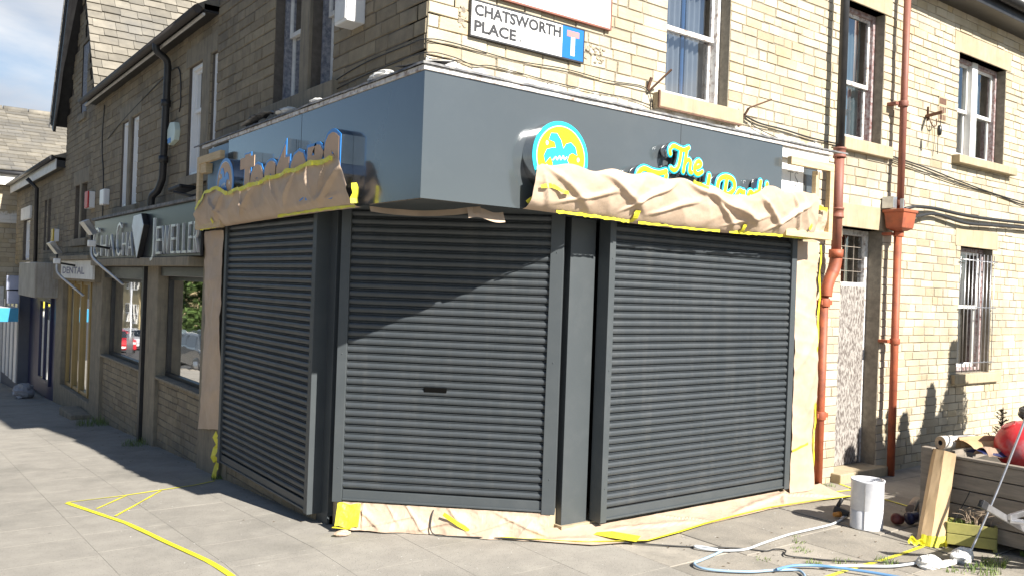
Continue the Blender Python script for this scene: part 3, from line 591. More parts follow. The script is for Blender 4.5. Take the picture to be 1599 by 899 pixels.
def channel_word(P, word, a0, a1, zb, hc, d0, d1, mh, mf, label, flip=False, halo=.055, bold=.018, gap=.06, tall='', shear=0, tops=None, ms=None, big=None):
    t = thing('letter_sign', P((a0+a1)/2, zb, d0), label, 'sign', 'raised letter signs on the fascia')
    ws = []; x = 0
    for ch in word:
        if ch == ' ': x += .32; continue
        vs, fs = text_mesh(ch, bold, 0, shear); x0 = min(v[0] for v in vs); x1 = max(v[0] for v in vs); ws.append((ch, x-x0, vs, fs)); x += (x1-x0)+gap
    x -= gap; sc = (a1-a0)/x; vz = hc/.70
    for i, (ch, off, vs, fs) in enumerate(ws):
        hv, hf = text_mesh(ch, bold+halo, .5, shear)
        def tr(v, da, db, ext=False):
            a = (v[0]+off)*sc; a = a1-a if flip else a0+a
            dd = (da if v[2] < 0 else db) if ext else da
            return P(a, zb+v[1]*vz*(big[i] if big else 1)+(tops[i] if tops else 0), dd)
        h = MB().add([tr(v, d1-.006, d1, True) for v in hv], hf).build('letter', mh, t)
        MB().add([tr(v, d0, d1-.0065, True) for v in hv], hf).build('letter_return', ms or m_chrome, h)
        fv, ff = text_mesh(ch, bold, .5, shear)
        MB().add([tr(v, d1, d1+.003, True) for v in fv], ff).build('letter_face', mf, h)
    return t
GL = {   # script letters as pen strokes: height 1 = capital, x height .52
 'T': (.62, [[(.02, .62), (-.02, .80), (.12, .94), (.34, .90), (.58, .86), (.80, .97)], [(.46, .88), (.47, .55), (.42, .20), (.28, .04), (.12, .10)]]),
 'h': (.48, [[(.10, .92), (.08, .50), (.06, .04)], [(.07, .34), (.20, .52), (.33, .44), (.34, .10), (.44, .06)]]),
 'e': (.46, [[(.08, .26), (.26, .32), (.34, .44), (.22, .54), (.08, .40), (.08, .16), (.24, .04), (.44, .16)]]),
 'F': (.80, [[(-.10, .66), (-.08, .84), (.10, .96), (.40, .90), (.66, .90), (.88, .98)], [(.40, .88), (.40, .5), (.36, .16), (.2, .04)], [(.25, .5), (.62, .5)]]),
 'i': (.24, [[(.08, .50), (.08, .10), (.2, .05)], [(.10, .80), (.11, .86)]]),
 'n': (.50, [[(.06, .50), (.06, .04)], [(.07, .36), (.2, .53), (.34, .44), (.34, .08), (.46, .06)]]),
 's': (.40, [[(.30, .48), (.16, .55), (.08, .42), (.22, .28), (.28, .14), (.16, .03), (.02, .10)]]),
 't': (.36, [[(.16, .94), (.14, .5), (.14, .14), (.24, .04), (.34, .12)], [(.0, .56), (.32, .56)]]),
 'P': (.74, [[(.30, .90), (.28, .45), (.22, .04)], [(-.04, .56), (.0, .86), (.26, 1.0), (.58, .92), (.66, .66), (.48, .46), (.28, .44)]]),
 'a': (.48, [[(.34, .46), (.18, .54), (.06, .38), (.08, .12), (.22, .05), (.34, .20)], [(.36, .52), (.35, .12), (.46, .05)]])}
def script_word(P, word, a0, a1, zb, hc, d0, d1, label, r=.05, rh=.095, offs=None):
    t = thing('letter_sign', P((a0+a1)/2, zb, d0), label, 'sign', 'raised letter signs on the fascia')
    x = 0; lay = []
    for ch in word:
        if ch == ' ': x += .22; continue
        lay.append((ch, x)); x += GL[ch][0]
    k = (a1-a0)/x
    def stroke(pts, x0, i, rad, dc, dh):
        q = spline([((px+x0)*k+py*hc*.12, py*hc+(offs[i] if offs else 0), 0) for px, py in pts], 6); mb = MB(); mb.tube(q, rad*hc, 10)
        caps = MB()
        for e in (q[0], q[-1]): mb.lathe([(0, -rad*hc), (rad*hc*.7, -rad*hc*.7), (rad*hc, 0), (rad*hc*.7, rad*hc*.7), (0, rad*hc)], e, 10)
        return [P(a0+v[0], zb+v[1], dc+v[2]/(rad*hc)*dh) for v in mb.v], mb.f
    for i, (ch, x0) in enumerate(lay):
        H_, B_, F_ = MB(), MB(), MB()
        for st in GL[ch][1]:
            H_.add(*stroke(st, x0, i, rh, d1, .006), True); B_.add(*stroke(st, x0, i, rh*.96, (d0+d1)/2, (d1-d0)/2), True); F_.add(*stroke(st, x0, i, r, d1+.006, .005), True)
        h = H_.build('letter', m_cyan, t); B_.build('letter_return', m_chrome, h); F_.build('letter_face', m_yel, h)
    return t
script_word(PFR, 'The', 4.79, 5.18, 2.685, .205, .001, .09, 'small raised yellow and cyan word The, above the masked lettering', r=.085, rh=.15)
script_word(PFR, 'Finest Pasties', 4.48, 6.27, 2.46, .25, .001, .09, 'row of raised yellow and cyan letters half hidden by the sunlit paper', r=.082, rh=.14, offs=[-.03, -.03, -.02, -.02, -.01, 0, .0, .02, .02, .02, .03, .02, .02])
channel_word(PFL, 'Jesters', 5.56, 7.60, 2.42, .40, .001, .10, m_blue, m_face, 'big raised brown faced blue edged letters in shade on the left fascia', flip=True, bold=.06, halo=.035, gap=.01, big=[.74, 1.05, 1.05, 1.05, 1.1, 1.15, 1.35], tops=[.11, 0, 0, 0, 0, 0, 0])
mb = MB(); mb.box(FX-.105, FX-.10, 7.26, 7.62, 2.72, 2.82); mb.build('serif_bar', m_face, [o for o in bpy.data.objects if o.name.startswith('letter_sign')][-1])

# street name sign
ss = thing('street_sign', (3.75, 4.93, 3.49), 'white street name sign with blue no through road symbol on the sunlit wall', 'street sign')
mb = MB(); pbox(mb, PY, 3.23, 4.26, 3.488, 3.728, .02, .034); mb.build('plate', m_signw, ss, bevel=.003)
mb = MB()
for (x0, x1, y0, y1) in ((3.222, 4.268, 3.728, 3.738), (3.222, 4.268, 3.478, 3.488), (3.222, 3.230, 3.488, 3.728), (4.26, 4.268, 3.488, 3.728)): pbox(mb, PY, x0, x1, y0, y1, .015, .038)
mb.build('border', m_ink, ss)
put_text('CHATSWORTH', PY, 3.255, 4.035, 3.628, 3.712, .0355, m_ink, ss, off=.038)
put_text('PLACE', PY, 3.255, 3.62, 3.515, 3.598, .0355, m_ink, ss, off=.038)
put_text('8', PY, 3.652, 3.668, 3.518, 3.542, .0355, m_ink, ss, off=.01)
mb = MB(); pbox(mb, PY, 4.05, 4.258, 3.49, 3.726, .034, .0365); mb.build('blue_panel', m_signblue, ss)
mb = MB(); pbox(mb, PY, 4.132, 4.172, 3.515, 3.655, .0365, .038); mb.build('stem', m_signw, ss)
mb = MB(); pbox(mb, PY, 4.092, 4.212, 3.655, 3.700, .0365, .038); mb.build('bar', m_pink, ss)
ws_ = thing('blank_sign', (3.9, 4.9, 3.8), 'large blank white board on the sunlit wall above the street name', 'sign')
mb = MB(); pbox(mb, PY, 3.10, 4.53, 3.80, 4.6, .02, .035); mb.build('board', m_signw, ws_, bevel=.003)
mb = MB(); pbox(mb, PY, 3.10, 4.53, 3.787, 3.80, .012, .04); pbox(mb, PY, 4.53, 4.54, 3.787, 4.6, .012, .04); mb.build('edge_trim', m_brown, ws_)

# ------------------------------------------------------------------ pipes on the right wall
def pipe(name, pts, r, m, collars, label, cat='downpipe', mc=None, sub=None):
    t = thing(name, pts[-1], label, cat)
    MB().tube(pts, r, 14).build('pipe', m, t)
    for (p, hh, k) in collars:
        mb = MB().lathe([(r*1.0, -hh), (r*k, -hh), (r*k, -hh*.5), (r*k*.93, -hh*.4), (r*k*.93, hh*.4), (r*k, hh*.5), (r*k, hh), (r, hh)], p, 16); mb.build('collar', mc or m, t)
    return t
t = thing('downpipe', (7.42, 4.83, -.08), 'downpipe right of the fascia, black above and faded maroon below with an elbow', 'downpipe')
MB().tube([(7.53, 4.80, 7.0), (7.53, 4.80, 3.24)], .042, 16).build('upper_pipe', m_blackpl, t)
MB().tube([(7.53, 4.80, 3.24), (7.53, 4.80, 2.22)], .048, 16).build('pipe', m_brown, t)
MB().tube(spline([(7.53, 4.80, 2.24), (7.53, 4.80, 2.14), (7.50, 4.80, 2.04), (7.44, 4.80, 1.95), (7.40, 4.80, 1.86), (7.39, 4.80, 1.78)]), [.060]*20+[.056]*21, 16).build('elbow', m_red, t)
MB().tube([(7.39, 4.82, 1.80), (7.39, 4.82, gz(0)+.0)], .042, 16).build('pipe', m_red, t)
for z, m_ in ((3.19, m_brown), (2.60, m_brown)):
    MB().lathe([(.048, -.05), (.062, -.05), (.062, -.03), (.057, -.028), (.057, .03), (.062, .032), (.062, .05), (.048, .05)], (7.53, 4.80, z), 18).build('collar', m_, t)
mb = MB(); mb.lathe([(.05, -.04), (.068, -.04), (.068, .04), (.05, .04)], (7.53, 4.80, 2.20), 18); mb.build('collar', m_red, t)
for z in (1.72, .62):
    mb = MB(); mb.box(7.32, 7.50, 4.80, 4.95, z-.022, z+.022); mb.lathe([(.042, -.04), (.056, -.04), (.056, .04), (.042, .04)], (7.39, 4.82, z), 16); mb.build('bracket', m_red, t, bevel=.004)
t = thing('downpipe', (8.70, 4.84, -.08), 'orange red downpipe with a square hopper head beside the boarded door', 'downpipe')
MB().tube([(8.72, 4.82, 5.3), (8.72, 4.82, 2.72)], .036, 14).build('upper_pipe', m_brown, t)
MB().tube([(8.70, 4.82, 2.52), (8.72, 4.82, gz(0))], .040, 16).build('pipe', m_red, t)
mb = MB(); c = (8.69, 4.80); vs = []
for z, a, b in ((2.50, .055, .055), (2.53, .115, .09), (2.69, .128, .11), (2.695, .145, .122), (2.725, .145, .122)): vs += [(c[0]-a, c[1]-b, z), (c[0]+a, c[1]-b, z), (c[0]+a, c[1]+b, z), (c[0]-a, c[1]+b, z)]
mb.add(vs, [(4*i+k, 4*i+(k+1) % 4, 4*i+4+(k+1) % 4, 4*i+4+k) for i in range(4) for k in range(4)]+[(3, 2, 1, 0), (16, 17, 18, 19)]); mb.build('hopper', m_red, t, bevel=.006)
for z, m_ in ((3.86, m_brown), (2.80, m_brown), (2.47, m_red), (1.33, m_red)):
    mb = MB().lathe([(.036, -.03), (.052, -.03), (.052, .03), (.036, .03)], (8.71, 4.82, z), 16); mb.box(8.60, 8.68, 4.84, 4.95, z-.015, z+.015); mb.build('collar', m_, t, bevel=.003)
mb = MB(); mb.box(8.55, 8.62, 4.80, 4.93, 2.735, 2.86); mb.box(8.64, 8.66, 4.74, 4.78, 2.735, 2.84); mb.build('junction_box', m_zinc, t, bevel=.004)

# ------------------------------------------------------------------ cables and brackets on the right wall
def cable(pts, r, label, group=None, n=8, m=None, name='cable', cat='cable'):
    return MB().tube(spline(pts, n), r, 6).build(name, m or m_cable, label=label, cat=cat, group=group)
def wc(pts, d=.022): return [(a, WY-d, z) for a, z in pts]
wl = [(WX-.015, 6.6, 3.30), (WX-.015, 6.3, 3.36), (WX-.015, 5.8, 3.40), (WX-.015, 5.2, 3.40), (WX-.015, 4.935, 3.39)]
cable(wl+wc([(3.1, 3.405), (3.6, 3.385), (4.1, 3.41), (4.54, 3.40), (4.9, 3.42), (5.00, 3.38), (5.05, 3.26)]), .004, 'upper thin black cable running round the corner below the street sign', 'thin cables clipped to the wall')
cable([(WX-.015, 6.5, 3.27), (WX-.015, 6.0, 3.30), (WX-.015, 5.4, 3.31), (WX-.015, 4.935, 3.30)]+wc([(3.1, 3.31), (3.27, 3.285), (3.45, 3.31), (3.9, 3.295), (4.4, 3.29), (4.8, 3.30), (5.05, 3.27)]), .0035, 'lower thin black cable sagging above the whitewashed band', 'thin cables clipped to the wall')
cable(wc([(6.12, 3.40), (6.4, 3.34), (6.8, 3.33), (7.2, 3.31), (7.6, 3.31), (8.1, 3.33), (8.7, 3.31), (9.4, 3.27), (10.2, 3.20), (11.2, 3.13), (13, 3.05)], .03), .008, 'thick black cable from the sill bracket, sagging right across the sunlit wall', 'cables across the right wall')
cable(wc([(6.12, 3.42), (6.35, 3.30), (6.7, 3.24), (7.1, 3.19), (7.45, 3.16)], .03), .004, 'hair thin wire dropping from the sill bracket toward the fascia end', 'cables across the right wall')
cable(wc([(7.6, 3.28), (8.3, 3.29), (9.2, 3.23), (10.2, 3.16), (11.1, 3.13), (13, 2.98)], .025), .006, 'thinner cable strung just under the thick one right of the downpipe', 'cables across the right wall')
for k, (z0, z1) in enumerate(((2.77, 2.80), (2.68, 2.74))):
    cable([(8.74, 4.78, z0-.03), (8.86, 4.76, z0), (9.1, 4.84, z0+.03-.02*k), (9.6, 4.88, z1+.02), (10.3, 4.88, z1+.0-.03*k), (11.2, 4.88, z1+.01-.01*k), (13, 4.88, z1+.06)], .020, ('upper', 'lower')[k]+' fat black hose leaving the hopper head toward the right', 'black hoses from the hopper head', name='hose', cat='hose')
def iron(pts, w, label): 
    mb = MB()
    for a, b in zip(pts, pts[1:]): mb.bar(a, b, w, w*.6)
    return mb.build('iron_bracket', m_rust, bevel=.003, label=label, cat='bracket', group='rusty iron brackets beside the sill')
m_rust = mat('rusty_iron', (.09, .05, .035), (.16, .08, .05), 25, .85, bump=.002)
iron([(4.99, 4.94, 3.40), (4.99, 4.90, 3.50)], .025, 'upright stub of rusty iron left of the sill, shorter one'); 
iron([(4.985, 4.92, 3.39), (5.075, 4.76, 3.555)], .022, 'slanting rusty iron strut left of the stone sill')
iron([(6.15, 4.94, 3.27), (6.15, 4.83, 3.42), (6.30, 4.70, 3.50)], .022, 'bent rusty iron strut at the right end of the stone sill')
mb = MB(); mb.bar((5.045, 4.86, 3.26), (5.045, 4.86, 3.40), .016, .016); mb.bar((5.045, 4.86, 3.262), (6.09, 4.86, 3.262), .014, .012); mb.build('iron_edging', m_rust, label='rusty iron angle under and beside the yellow stone sill', cat='bracket')
t = thing('wall_bracket', (9.42, 4.9, 3.75), 'rusty wall bracket with hanging wires between downpipe and twin window', 'bracket')
mb = MB(); mb.bar((9.42, 4.95, 3.85), (9.36, 4.72, 3.86), .03, .03); mb.bar((9.44, 4.93, 3.80), (9.44, 4.93, 3.96), .02, .012); mb.tube(spline([(9.44, 4.92, 3.86), (9.45, 4.90, 3.78), (9.50, 4.89, 3.74), (9.56, 4.89, 3.77), (9.57, 4.90, 3.84)]), .007, 6); mb.build('arm', m_rust, t)
mb = MB(); mb.tube(spline([(9.36, 4.74, 3.84), (9.37, 4.75, 3.72), (9.35, 4.76, 3.6), (9.37, 4.77, 3.4)]), .004, 5); mb.tube(spline([(9.46, 4.92, 3.76), (9.48, 4.93, 3.62), (9.44, 4.93, 3.5)]), .003, 5); mb.tube(spline([(9.57, 4.92, 3.78), (9.60, 4.93, 3.6), (9.58, 4.93, 3.42)]), .003, 5); mb.build('loose_wire', m_cable, t)
mb = MB(); mb.lathe([(0, -.06), (.022, -.05), (.026, 0), (.02, .05), (0, .06)], (9.355, 4.75, 3.66), 10); mb.build('lamp_holder', m_blackpl, t)
t = thing('air_vent', (9.77, 4.93, 3.83), 'old terracotta air vent in the wall left of the twin window', 'vent')
mb = MB(); pbox(mb, PY, 9.69, 9.86, 3.84, 4.13, .008, .016)
mb.build('grille', m_dress, t, bevel=.003)
mb = MB()
for k in range(3):
    for j in range(4):
        if k: pbox(mb, PY, 9.705+j*.038, 9.73+j*.038, 3.86+.09*(k-1), 3.92+.09*(k-1), .014, .0175)
pbox(mb, PY, 9.70, 9.85, 4.04, 4.11, .012, .018); mb.build('grille_hole', m_rust, t)
# dark smears of old mortar beside the street sign
m_smear = mat('old_mortar_smear', (.22, .19, .15), (.42, .36, .27), 40, .95, bump=.006, bscale=50, lo=.45, hi=.55)
for k, (a0, a1, z0, z1, lb) in enumerate(((4.28, 4.52, 3.51, 3.665, 'patch of grey mortar smears right of the street sign'), (3.13, 3.215, 3.50, 3.70, 'narrow patch of grey mortar smears left of the street sign'))):
    mb = MB(); r = random.Random(k)
    for _ in range(26):
        a, z = r.uniform(a0, a1-.04), r.uniform(z0, z1-.03); w, h = r.uniform(.012, .045), r.uniform(.008, .03)
        pts = [(a+w/2+w/2*math.cos(q*.785)*r.uniform(.6, 1.2), z+h/2+h/2*math.sin(q*.785)*r.uniform(.6, 1.2)) for q in range(8)]
        mb.prism(pts, P_(PY), .004, .0125+r.uniform(0, .002))
    mb.build('mortar_smears', m_smear, label=lb, cat='mortar patch', group='old mortar patches by the street sign')
# white box on the shaded wall
t = thing('alarm_box', (2.82, 5.93, 3.7), 'tall white plastic box on the shaded wall right of the sash windows', 'box')
mb = MB(); mb.box(2.74, 2.895, 5.86, 6.08, 3.70, 4.5); mb.build('casing', m_upvc, t, bevel=.012)
mb = MB(); mb.box(2.735, 2.74, 5.88, 6.06, 3.72, 4.48); mb.build('cover', m_white, t)

# ------------------------------------------------------------------ left terrace: jeweller, gabled shop, lower terrace
jw = thing('jeweller_building', (3.5, 12.5, -.4), 'shaded stone jeweller shop with silver lettering next to the papered pier', 'building')
PJ = XP(WX)
ops = [(9.40, 9.58, 2.92, 4.22), (9.90, 10.46, 2.92, 4.22), (12.88, 13.28, 2.74, 4.02), (13.46, 13.90, 2.74, 4.02)]
JF0, JF1 = 9.40, 14.65
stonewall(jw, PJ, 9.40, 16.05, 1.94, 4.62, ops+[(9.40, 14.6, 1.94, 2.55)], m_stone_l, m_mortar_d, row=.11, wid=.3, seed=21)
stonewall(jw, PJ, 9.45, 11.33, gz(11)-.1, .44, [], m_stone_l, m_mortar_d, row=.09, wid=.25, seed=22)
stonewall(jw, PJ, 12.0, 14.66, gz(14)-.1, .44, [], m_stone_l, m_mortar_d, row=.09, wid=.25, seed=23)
for (a, b) in ((11.33, 11.85), (14.66, 15.42)):
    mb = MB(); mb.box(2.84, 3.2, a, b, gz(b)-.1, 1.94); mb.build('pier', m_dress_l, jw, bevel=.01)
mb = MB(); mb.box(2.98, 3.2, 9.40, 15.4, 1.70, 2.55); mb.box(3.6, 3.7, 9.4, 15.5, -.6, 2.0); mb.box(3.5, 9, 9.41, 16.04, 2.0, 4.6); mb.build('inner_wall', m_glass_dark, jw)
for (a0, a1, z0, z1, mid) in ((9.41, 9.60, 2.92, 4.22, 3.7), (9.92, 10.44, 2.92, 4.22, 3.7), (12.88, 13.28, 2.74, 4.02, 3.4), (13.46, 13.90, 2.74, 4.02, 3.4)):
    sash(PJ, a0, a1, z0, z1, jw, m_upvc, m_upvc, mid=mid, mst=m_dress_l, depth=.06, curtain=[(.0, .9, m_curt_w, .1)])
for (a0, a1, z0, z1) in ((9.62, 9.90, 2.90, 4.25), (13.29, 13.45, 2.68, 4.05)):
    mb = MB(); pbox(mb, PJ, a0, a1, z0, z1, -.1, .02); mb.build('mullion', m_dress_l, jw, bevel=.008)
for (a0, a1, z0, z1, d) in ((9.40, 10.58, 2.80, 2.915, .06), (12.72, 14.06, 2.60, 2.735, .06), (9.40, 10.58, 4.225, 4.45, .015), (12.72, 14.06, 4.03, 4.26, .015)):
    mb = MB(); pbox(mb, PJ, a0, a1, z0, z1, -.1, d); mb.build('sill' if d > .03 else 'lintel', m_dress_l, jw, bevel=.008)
# gutter and boards
mb = MB(); mb.box(2.725, 2.75, 9.42, 16.0, 4.575, 4.60); mb.build('fascia_board', m_white, jw)
mb = MB(); mb.box(2.74, 2.92, 9.42, 16.0, 4.616, 4.70); mb.build('soffit_board', m_black, jw)
MB().tube([(2.665, 9.42, 4.63), (2.665, 15.95, 4.63)], .048, 12).build('gutter', plain('dark_timber_gutter', (.07, .06, .055), .7), jw)
mb = MB(); mb.prism([(2.66, 4.68), (6.5, 7.0), (9, 5), (9, 4.72), (2.76, 4.64)], lambda a, b, d: (a, d, b), 9.42, 16.0); mb.build('roof', m_slate, jw)
# shopfront
mb = MB(); mb.box(2.70, 2.73, 9.12, 14.65, 1.97, 2.56); jf = mb.build('fascia_board', plain('glossy_dark_fascia', (.022, .026, .034), .3), jw, bevel=.004)
mb = MB(); mb.box(2.73, 2.98, 9.42, 14.65, 2.52, 2.56); mb.box(2.66, 2.98, 9.42, 14.66, 1.86, 1.965); mb.build('cornice', m_dress_l, jw, bevel=.01)
mb = MB(); mb.box(2.66, 2.95, 9.2, 14.7, 2.565, 2.60); mb.build('flashing', m_lead, jw)
def shopglass(par, x, a0, a1, z0, z1, mf, nm=1, fw=.05):
    f = MB(); 
    for (p, q, r_, s) in ((a0, a0+fw, z0, z1), (a1-fw, a1, z0, z1), (a0+fw, a1-fw, z0, z0+fw), (a0+fw, a1-fw, z1-fw, z1)): f.box(x-.03, x+.05, p, q, r_, s)
    for k in range(1, nm): a = a0+(a1-a0)*k/nm; f.box(x-.03, x+.05, a-fw*.4, a+fw*.4, z0+fw, z1-fw)
    w = f.build('shop_window', mf, par, bevel=.004)
    MB().add([(x, a0+.01, z0+.01), (x, a1-.01, z0+.01), (x, a1-.01, z1-.01), (x, a0+.01, z1-.01)], [(0, 1, 2, 3)]).build('pane', g_shop, w); return w
shopglass(jw, 3.0, 9.45, 11.33, .47, 1.74, m_black); shopglass(jw, 3.0, 12.05, 14.64, .47, 1.68, m_black)
for a0, a1 in ((9.43, 11.33), (12.05, 14.66)): mb = MB(); mb.box(2.84, 3.06, a0, a1, .441, .472); mb.build('sill', m_dress_l, jw, bevel=.006)
mb = MB(); mb.box(2.87, 2.96, 9.43, 11.33, 1.74, 1.858); mb.box(2.87, 2.96, 12.02, 14.65, 1.68, 1.858); mb.build('shutter_housing', m_blackpl, jw, bevel=.01)
mb = MB(); mb.box(2.80, 2.88, 11.88, 11.98, gz(12), 1.86); mb.build('shutter_guide', m_black, jw, bevel=.004)
# lettering on its fascia
js = thing('shop_lettering', (2.68, 11.5, 1.98), 'tall thin silver capital letters on the jeweller fascia', 'sign')
PJF = XP(2.70)
lay = [('C', 14.52, 14.1, 1.99, 2.44), ('H', 13.95, 13.55, 2.0, 2.31), ('A', 13.45, 13.05, 1.99, 2.31), ('C', 12.92, 12.62, 1.99, 2.46), ('H', 12.55, 12.28, 2.0, 2.31), ('A', 12.22, 11.94, 1.99, 2.31),
       ('J', 11.02, 10.86, 1.92, 2.44), ('E', 10.76, 10.56, 2.0, 2.33), ('W', 10.52, 10.18, 2.0, 2.33), ('E', 10.12, 9.95, 2.0, 2.33), ('L', 9.88, 9.72, 2.0, 2.33), ('L', 9.66, 9.50, 2.0, 2.33), ('E', 9.44, 9.30, 2.0, 2.33), ('R', 9.24, 9.08, 2.0, 2.33)]
for ch, a1, a0, z0, z1 in lay: put_text(ch, PJF, a0, a1, z0, z1, .03, m_silver, js, name='letter', flip=True, ext=.012, off=-.018)
t = thing('diamond_sign', (2.66, 11.3, 1.93), 'pale blue diamond shaped box sign between the jeweller words', 'sign')
mb = MB(); dia = [(11.79, 2.51), (11.39, 2.52), (11.25, 2.37), (11.55, 1.95), (11.86, 2.37)]
mb.prism(dia, P_(PJF), .002, .07); mb.build('box', m_black, t, bevel=.004)
mb = MB(); mb.prism([(a+(11.55-a)*.04, z+(2.3-z)*.04) for a, z in dia], P_(PJF), .07, .075); mb.build('face', plain('pale_blue_face', (.78, .86, .9), .4), t)
# downpipe, wires
t = thing('downpipe', (2.78, 11.4, 2.6), 'black cast iron downpipe on the jeweller wall with a swan neck at its foot', 'downpipe')
MB().tube(spline([(2.67, 11.12, 4.62), (2.68, 11.12, 4.52), (2.80, 11.12, 4.42), (2.82, 11.14, 4.25)])+[Vector((2.82, 11.2, 3.0))]+spline([(2.82, 11.22, 2.95), (2.80, 11.32, 2.82), (2.76, 11.44, 2.74), (2.76, 11.46, 2.6)]), .045, 12).build('pipe', m_black, t)
for z in (3.9, 3.2): MB().lathe([(.045, -.04), (.06, -.04), (.06, .04), (.045, .04)], (2.82, 11.165 if z > 3.5 else 11.19, z), 14).build('collar', m_black, t)
cable([(2.885, 15.2, 4.5), (2.885, 15.3, 3.9), (2.885, 15.1, 3.3), (2.885, 15.05, 2.6)], .009, 'thin cable hanging down the shaded wall left of the narrow window', 'cables on the left wall')
cable([(2.885, 14.9, 3.9), (2.885, 13.9, 4.05), (2.885, 12.6, 4.2), (2.885, 11.6, 4.3), (2.885, 10.9, 4.3), (2.885, 10.75, 3.9), (2.885, 10.8, 3.75)], .008, 'thin cable looping across the shaded wall to the downpipe', 'cables on the left wall')
def boxy(name, x0, x1, y0, y1, z0, z1, m, label, cat, bv=.01, grp=None): return MB().box(x0, x1, y0, y1, z0, z1).build(name, m, bevel=bv, label=label, cat=cat, group=grp)
t = thing('burglar_alarm', (2.85, 10.95, 3.4), 'pale green and white alarm box between the downpipe and the near window', 'alarm box')
mb = MB(); mb.prism([(10.78, 3.40), (11.02, 3.36), (11.10, 3.45), (11.10, 3.56), (11.0, 3.64), (10.80, 3.62), (10.75, 3.52)], P_(XP(2.9)), .004, .07); mb.build('casing', plain('pale_green_plastic', (.62, .72, .66), .4), t, bevel=.008)
mb = MB(); mb.box(2.82, 2.83, 10.93, 11.03, 3.38, 3.44); mb.build('blue_lens', m_blue, t)
t = thing('burglar_alarm', (2.85, 16.0, 2.8), 'red and white alarm box beside the gable window', 'alarm box')
MB().box(2.80, 2.895, 15.75, 16.15, 2.84, 3.12).build('casing', m_upvc, t, bevel=.01); MB().box(2.775, 2.80, 15.74, 16.0, 2.84, 3.12).build('red_cover', plain('alarm_red', (.55, .03, .03), .4), t, bevel=.006)
boxy('burglar_alarm', 2.80, 2.895, 14.60, 14.90, 2.83, 3.08, m_upvc, 'white alarm box on the wall left of the middle window', 'alarm box', .015)
t = thing('burglar_alarm', (2.85, 19.7, 2.4), 'yellow alarm box low on the far terrace wall', 'alarm box')
MB().box(2.80, 2.895, 19.2, 19.5, 2.35, 2.6).build('casing', m_upvc, t, bevel=.01); MB().box(2.775, 2.80, 19.19, 19.4, 2.35, 2.6).build('yellow_cover', plain('alarm_yellow', (.6, .42, .03), .4), t, bevel=.006)
def floodlight(x, y, z, label, arm):
    t = thing('floodlight', (x, y, z), label, 'floodlight', 'silver floodlights over the shop signs')
    mb = MB(); mb.add([(x-.03, y-.16, z+.20), (x-.03, y+.16, z+.20), (x+.10, y-.14, z+.02), (x+.10, y+.14, z+.02), (x+.05, y-.16, z+.24), (x+.05, y+.16, z+.24), (x+.18, y-.12, z+.05), (x+.18, y+.12, z+.05)],
       [(0, 1, 3, 2), (4, 6, 7, 5), (0, 4, 5, 1), (2, 3, 7, 6), (0, 2, 6, 4), (1, 5, 7, 3)]); mb.build('reflector', m_zinc, t, bevel=.006)
    MB().tube([(x+.12, y, z+.06), (x+.12, y, z-.12), (x+.4, y, z-.16)], .018, 8).build('arm', m_black, t)
    mb = MB(); mb.box(x+.07, x+.17, y-.05, y+.05, z-.14, z-.05); mb.build('junction_box', m_upvc, t, bevel=.01)
    MB().tube(spline([(x+.12, y, z-.14), (x+.13, y-.02, z-.28), (x+.25, y-.10, z-.42), (x+.42, y-.2, z-.58), (x+.5, y-.28, z-.66)]), .022, 8).build('conduit', m_zinc, t)
floodlight(2.30, 13.3, 2.26, 'nearer silver floodlight on a bent conduit by the dark fascia end', 1)
floodlight(2.30, 16.2, 2.02, 'farther silver floodlight on a bent conduit over the white sign', 1)
t = thing('floodlight', (2.5, 9.3, 2.6), 'small black floodlight tilted above the pale end of the jeweller fascia', 'floodlight')
mb = MB(); mb.bar((2.60, 9.75, 2.68), (2.66, 9.50, 2.72), .20, .04); mb.build('head', m_black, t, bevel=.01); mb = MB(); mb.tube([(2.52, 9.55, 2.65), (2.70, 9.5, 2.62), (2.88, 9.45, 2.68)], .015, 8); mb.build('arm', m_black, t)

# gabled building
gb = thing('gabled_building', (3.5, 18.1, -.7), 'shaded stone building with a steep gable and overhanging black bargeboards', 'building')
apex, eave = (17.42, 7.2), 4.85
def gtop(a): return apex[1]-abs(a-apex[0])*(apex[1]-eave)/1.36
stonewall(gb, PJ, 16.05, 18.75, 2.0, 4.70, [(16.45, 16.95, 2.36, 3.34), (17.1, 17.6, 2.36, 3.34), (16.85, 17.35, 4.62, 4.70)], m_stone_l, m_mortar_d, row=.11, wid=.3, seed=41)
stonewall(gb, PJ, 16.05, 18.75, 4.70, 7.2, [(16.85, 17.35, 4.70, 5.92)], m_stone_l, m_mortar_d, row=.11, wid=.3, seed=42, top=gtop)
mb = MB(); mb.prism([(16.05, 4.7), (18.75, 4.7), (apex[0], 7.1)], P_(PJ), -.02, -.3); mb.box(3.6, 9, 16.06, 18.74, 1.7, 4.8); mb.build('inner_wall', m_mortar_d, gb)
mb = MB(); pbox(mb, PJ, 16.86, 17.34, 4.64, 5.90, -.019, -.012); mb.build('window', m_bluegrey, gb)
mb = MB(); pbox(mb, PJ, 16.75, 17.45, 4.50, 4.618, -.02, .05); mb.build('sill', m_dress_l, gb, bevel=.008); mb = MB(); pbox(mb, PJ, 16.3, 17.75, 2.22, 2.355, -.02, .05); mb.build('sill', m_dress_l, gb, bevel=.008)
mb = MB(); pbox(mb, PJ, 16.3, 17.75, 3.345, 3.6, -.02, .014); mb.build('lintel', m_dress_l, gb, bevel=.008); mb = MB(); pbox(mb, PJ, 16.955, 17.095, 2.3, 3.4, -.1, .02); mb.build('mullion', m_dress_l, gb, bevel=.008)
for a, b in ((16.45, 16.95), (17.1, 17.6)): sash(PJ, a, b, 2.36, 3.34, gb, m_black, m_bluegrey, mst=m_dress_l, depth=.12)
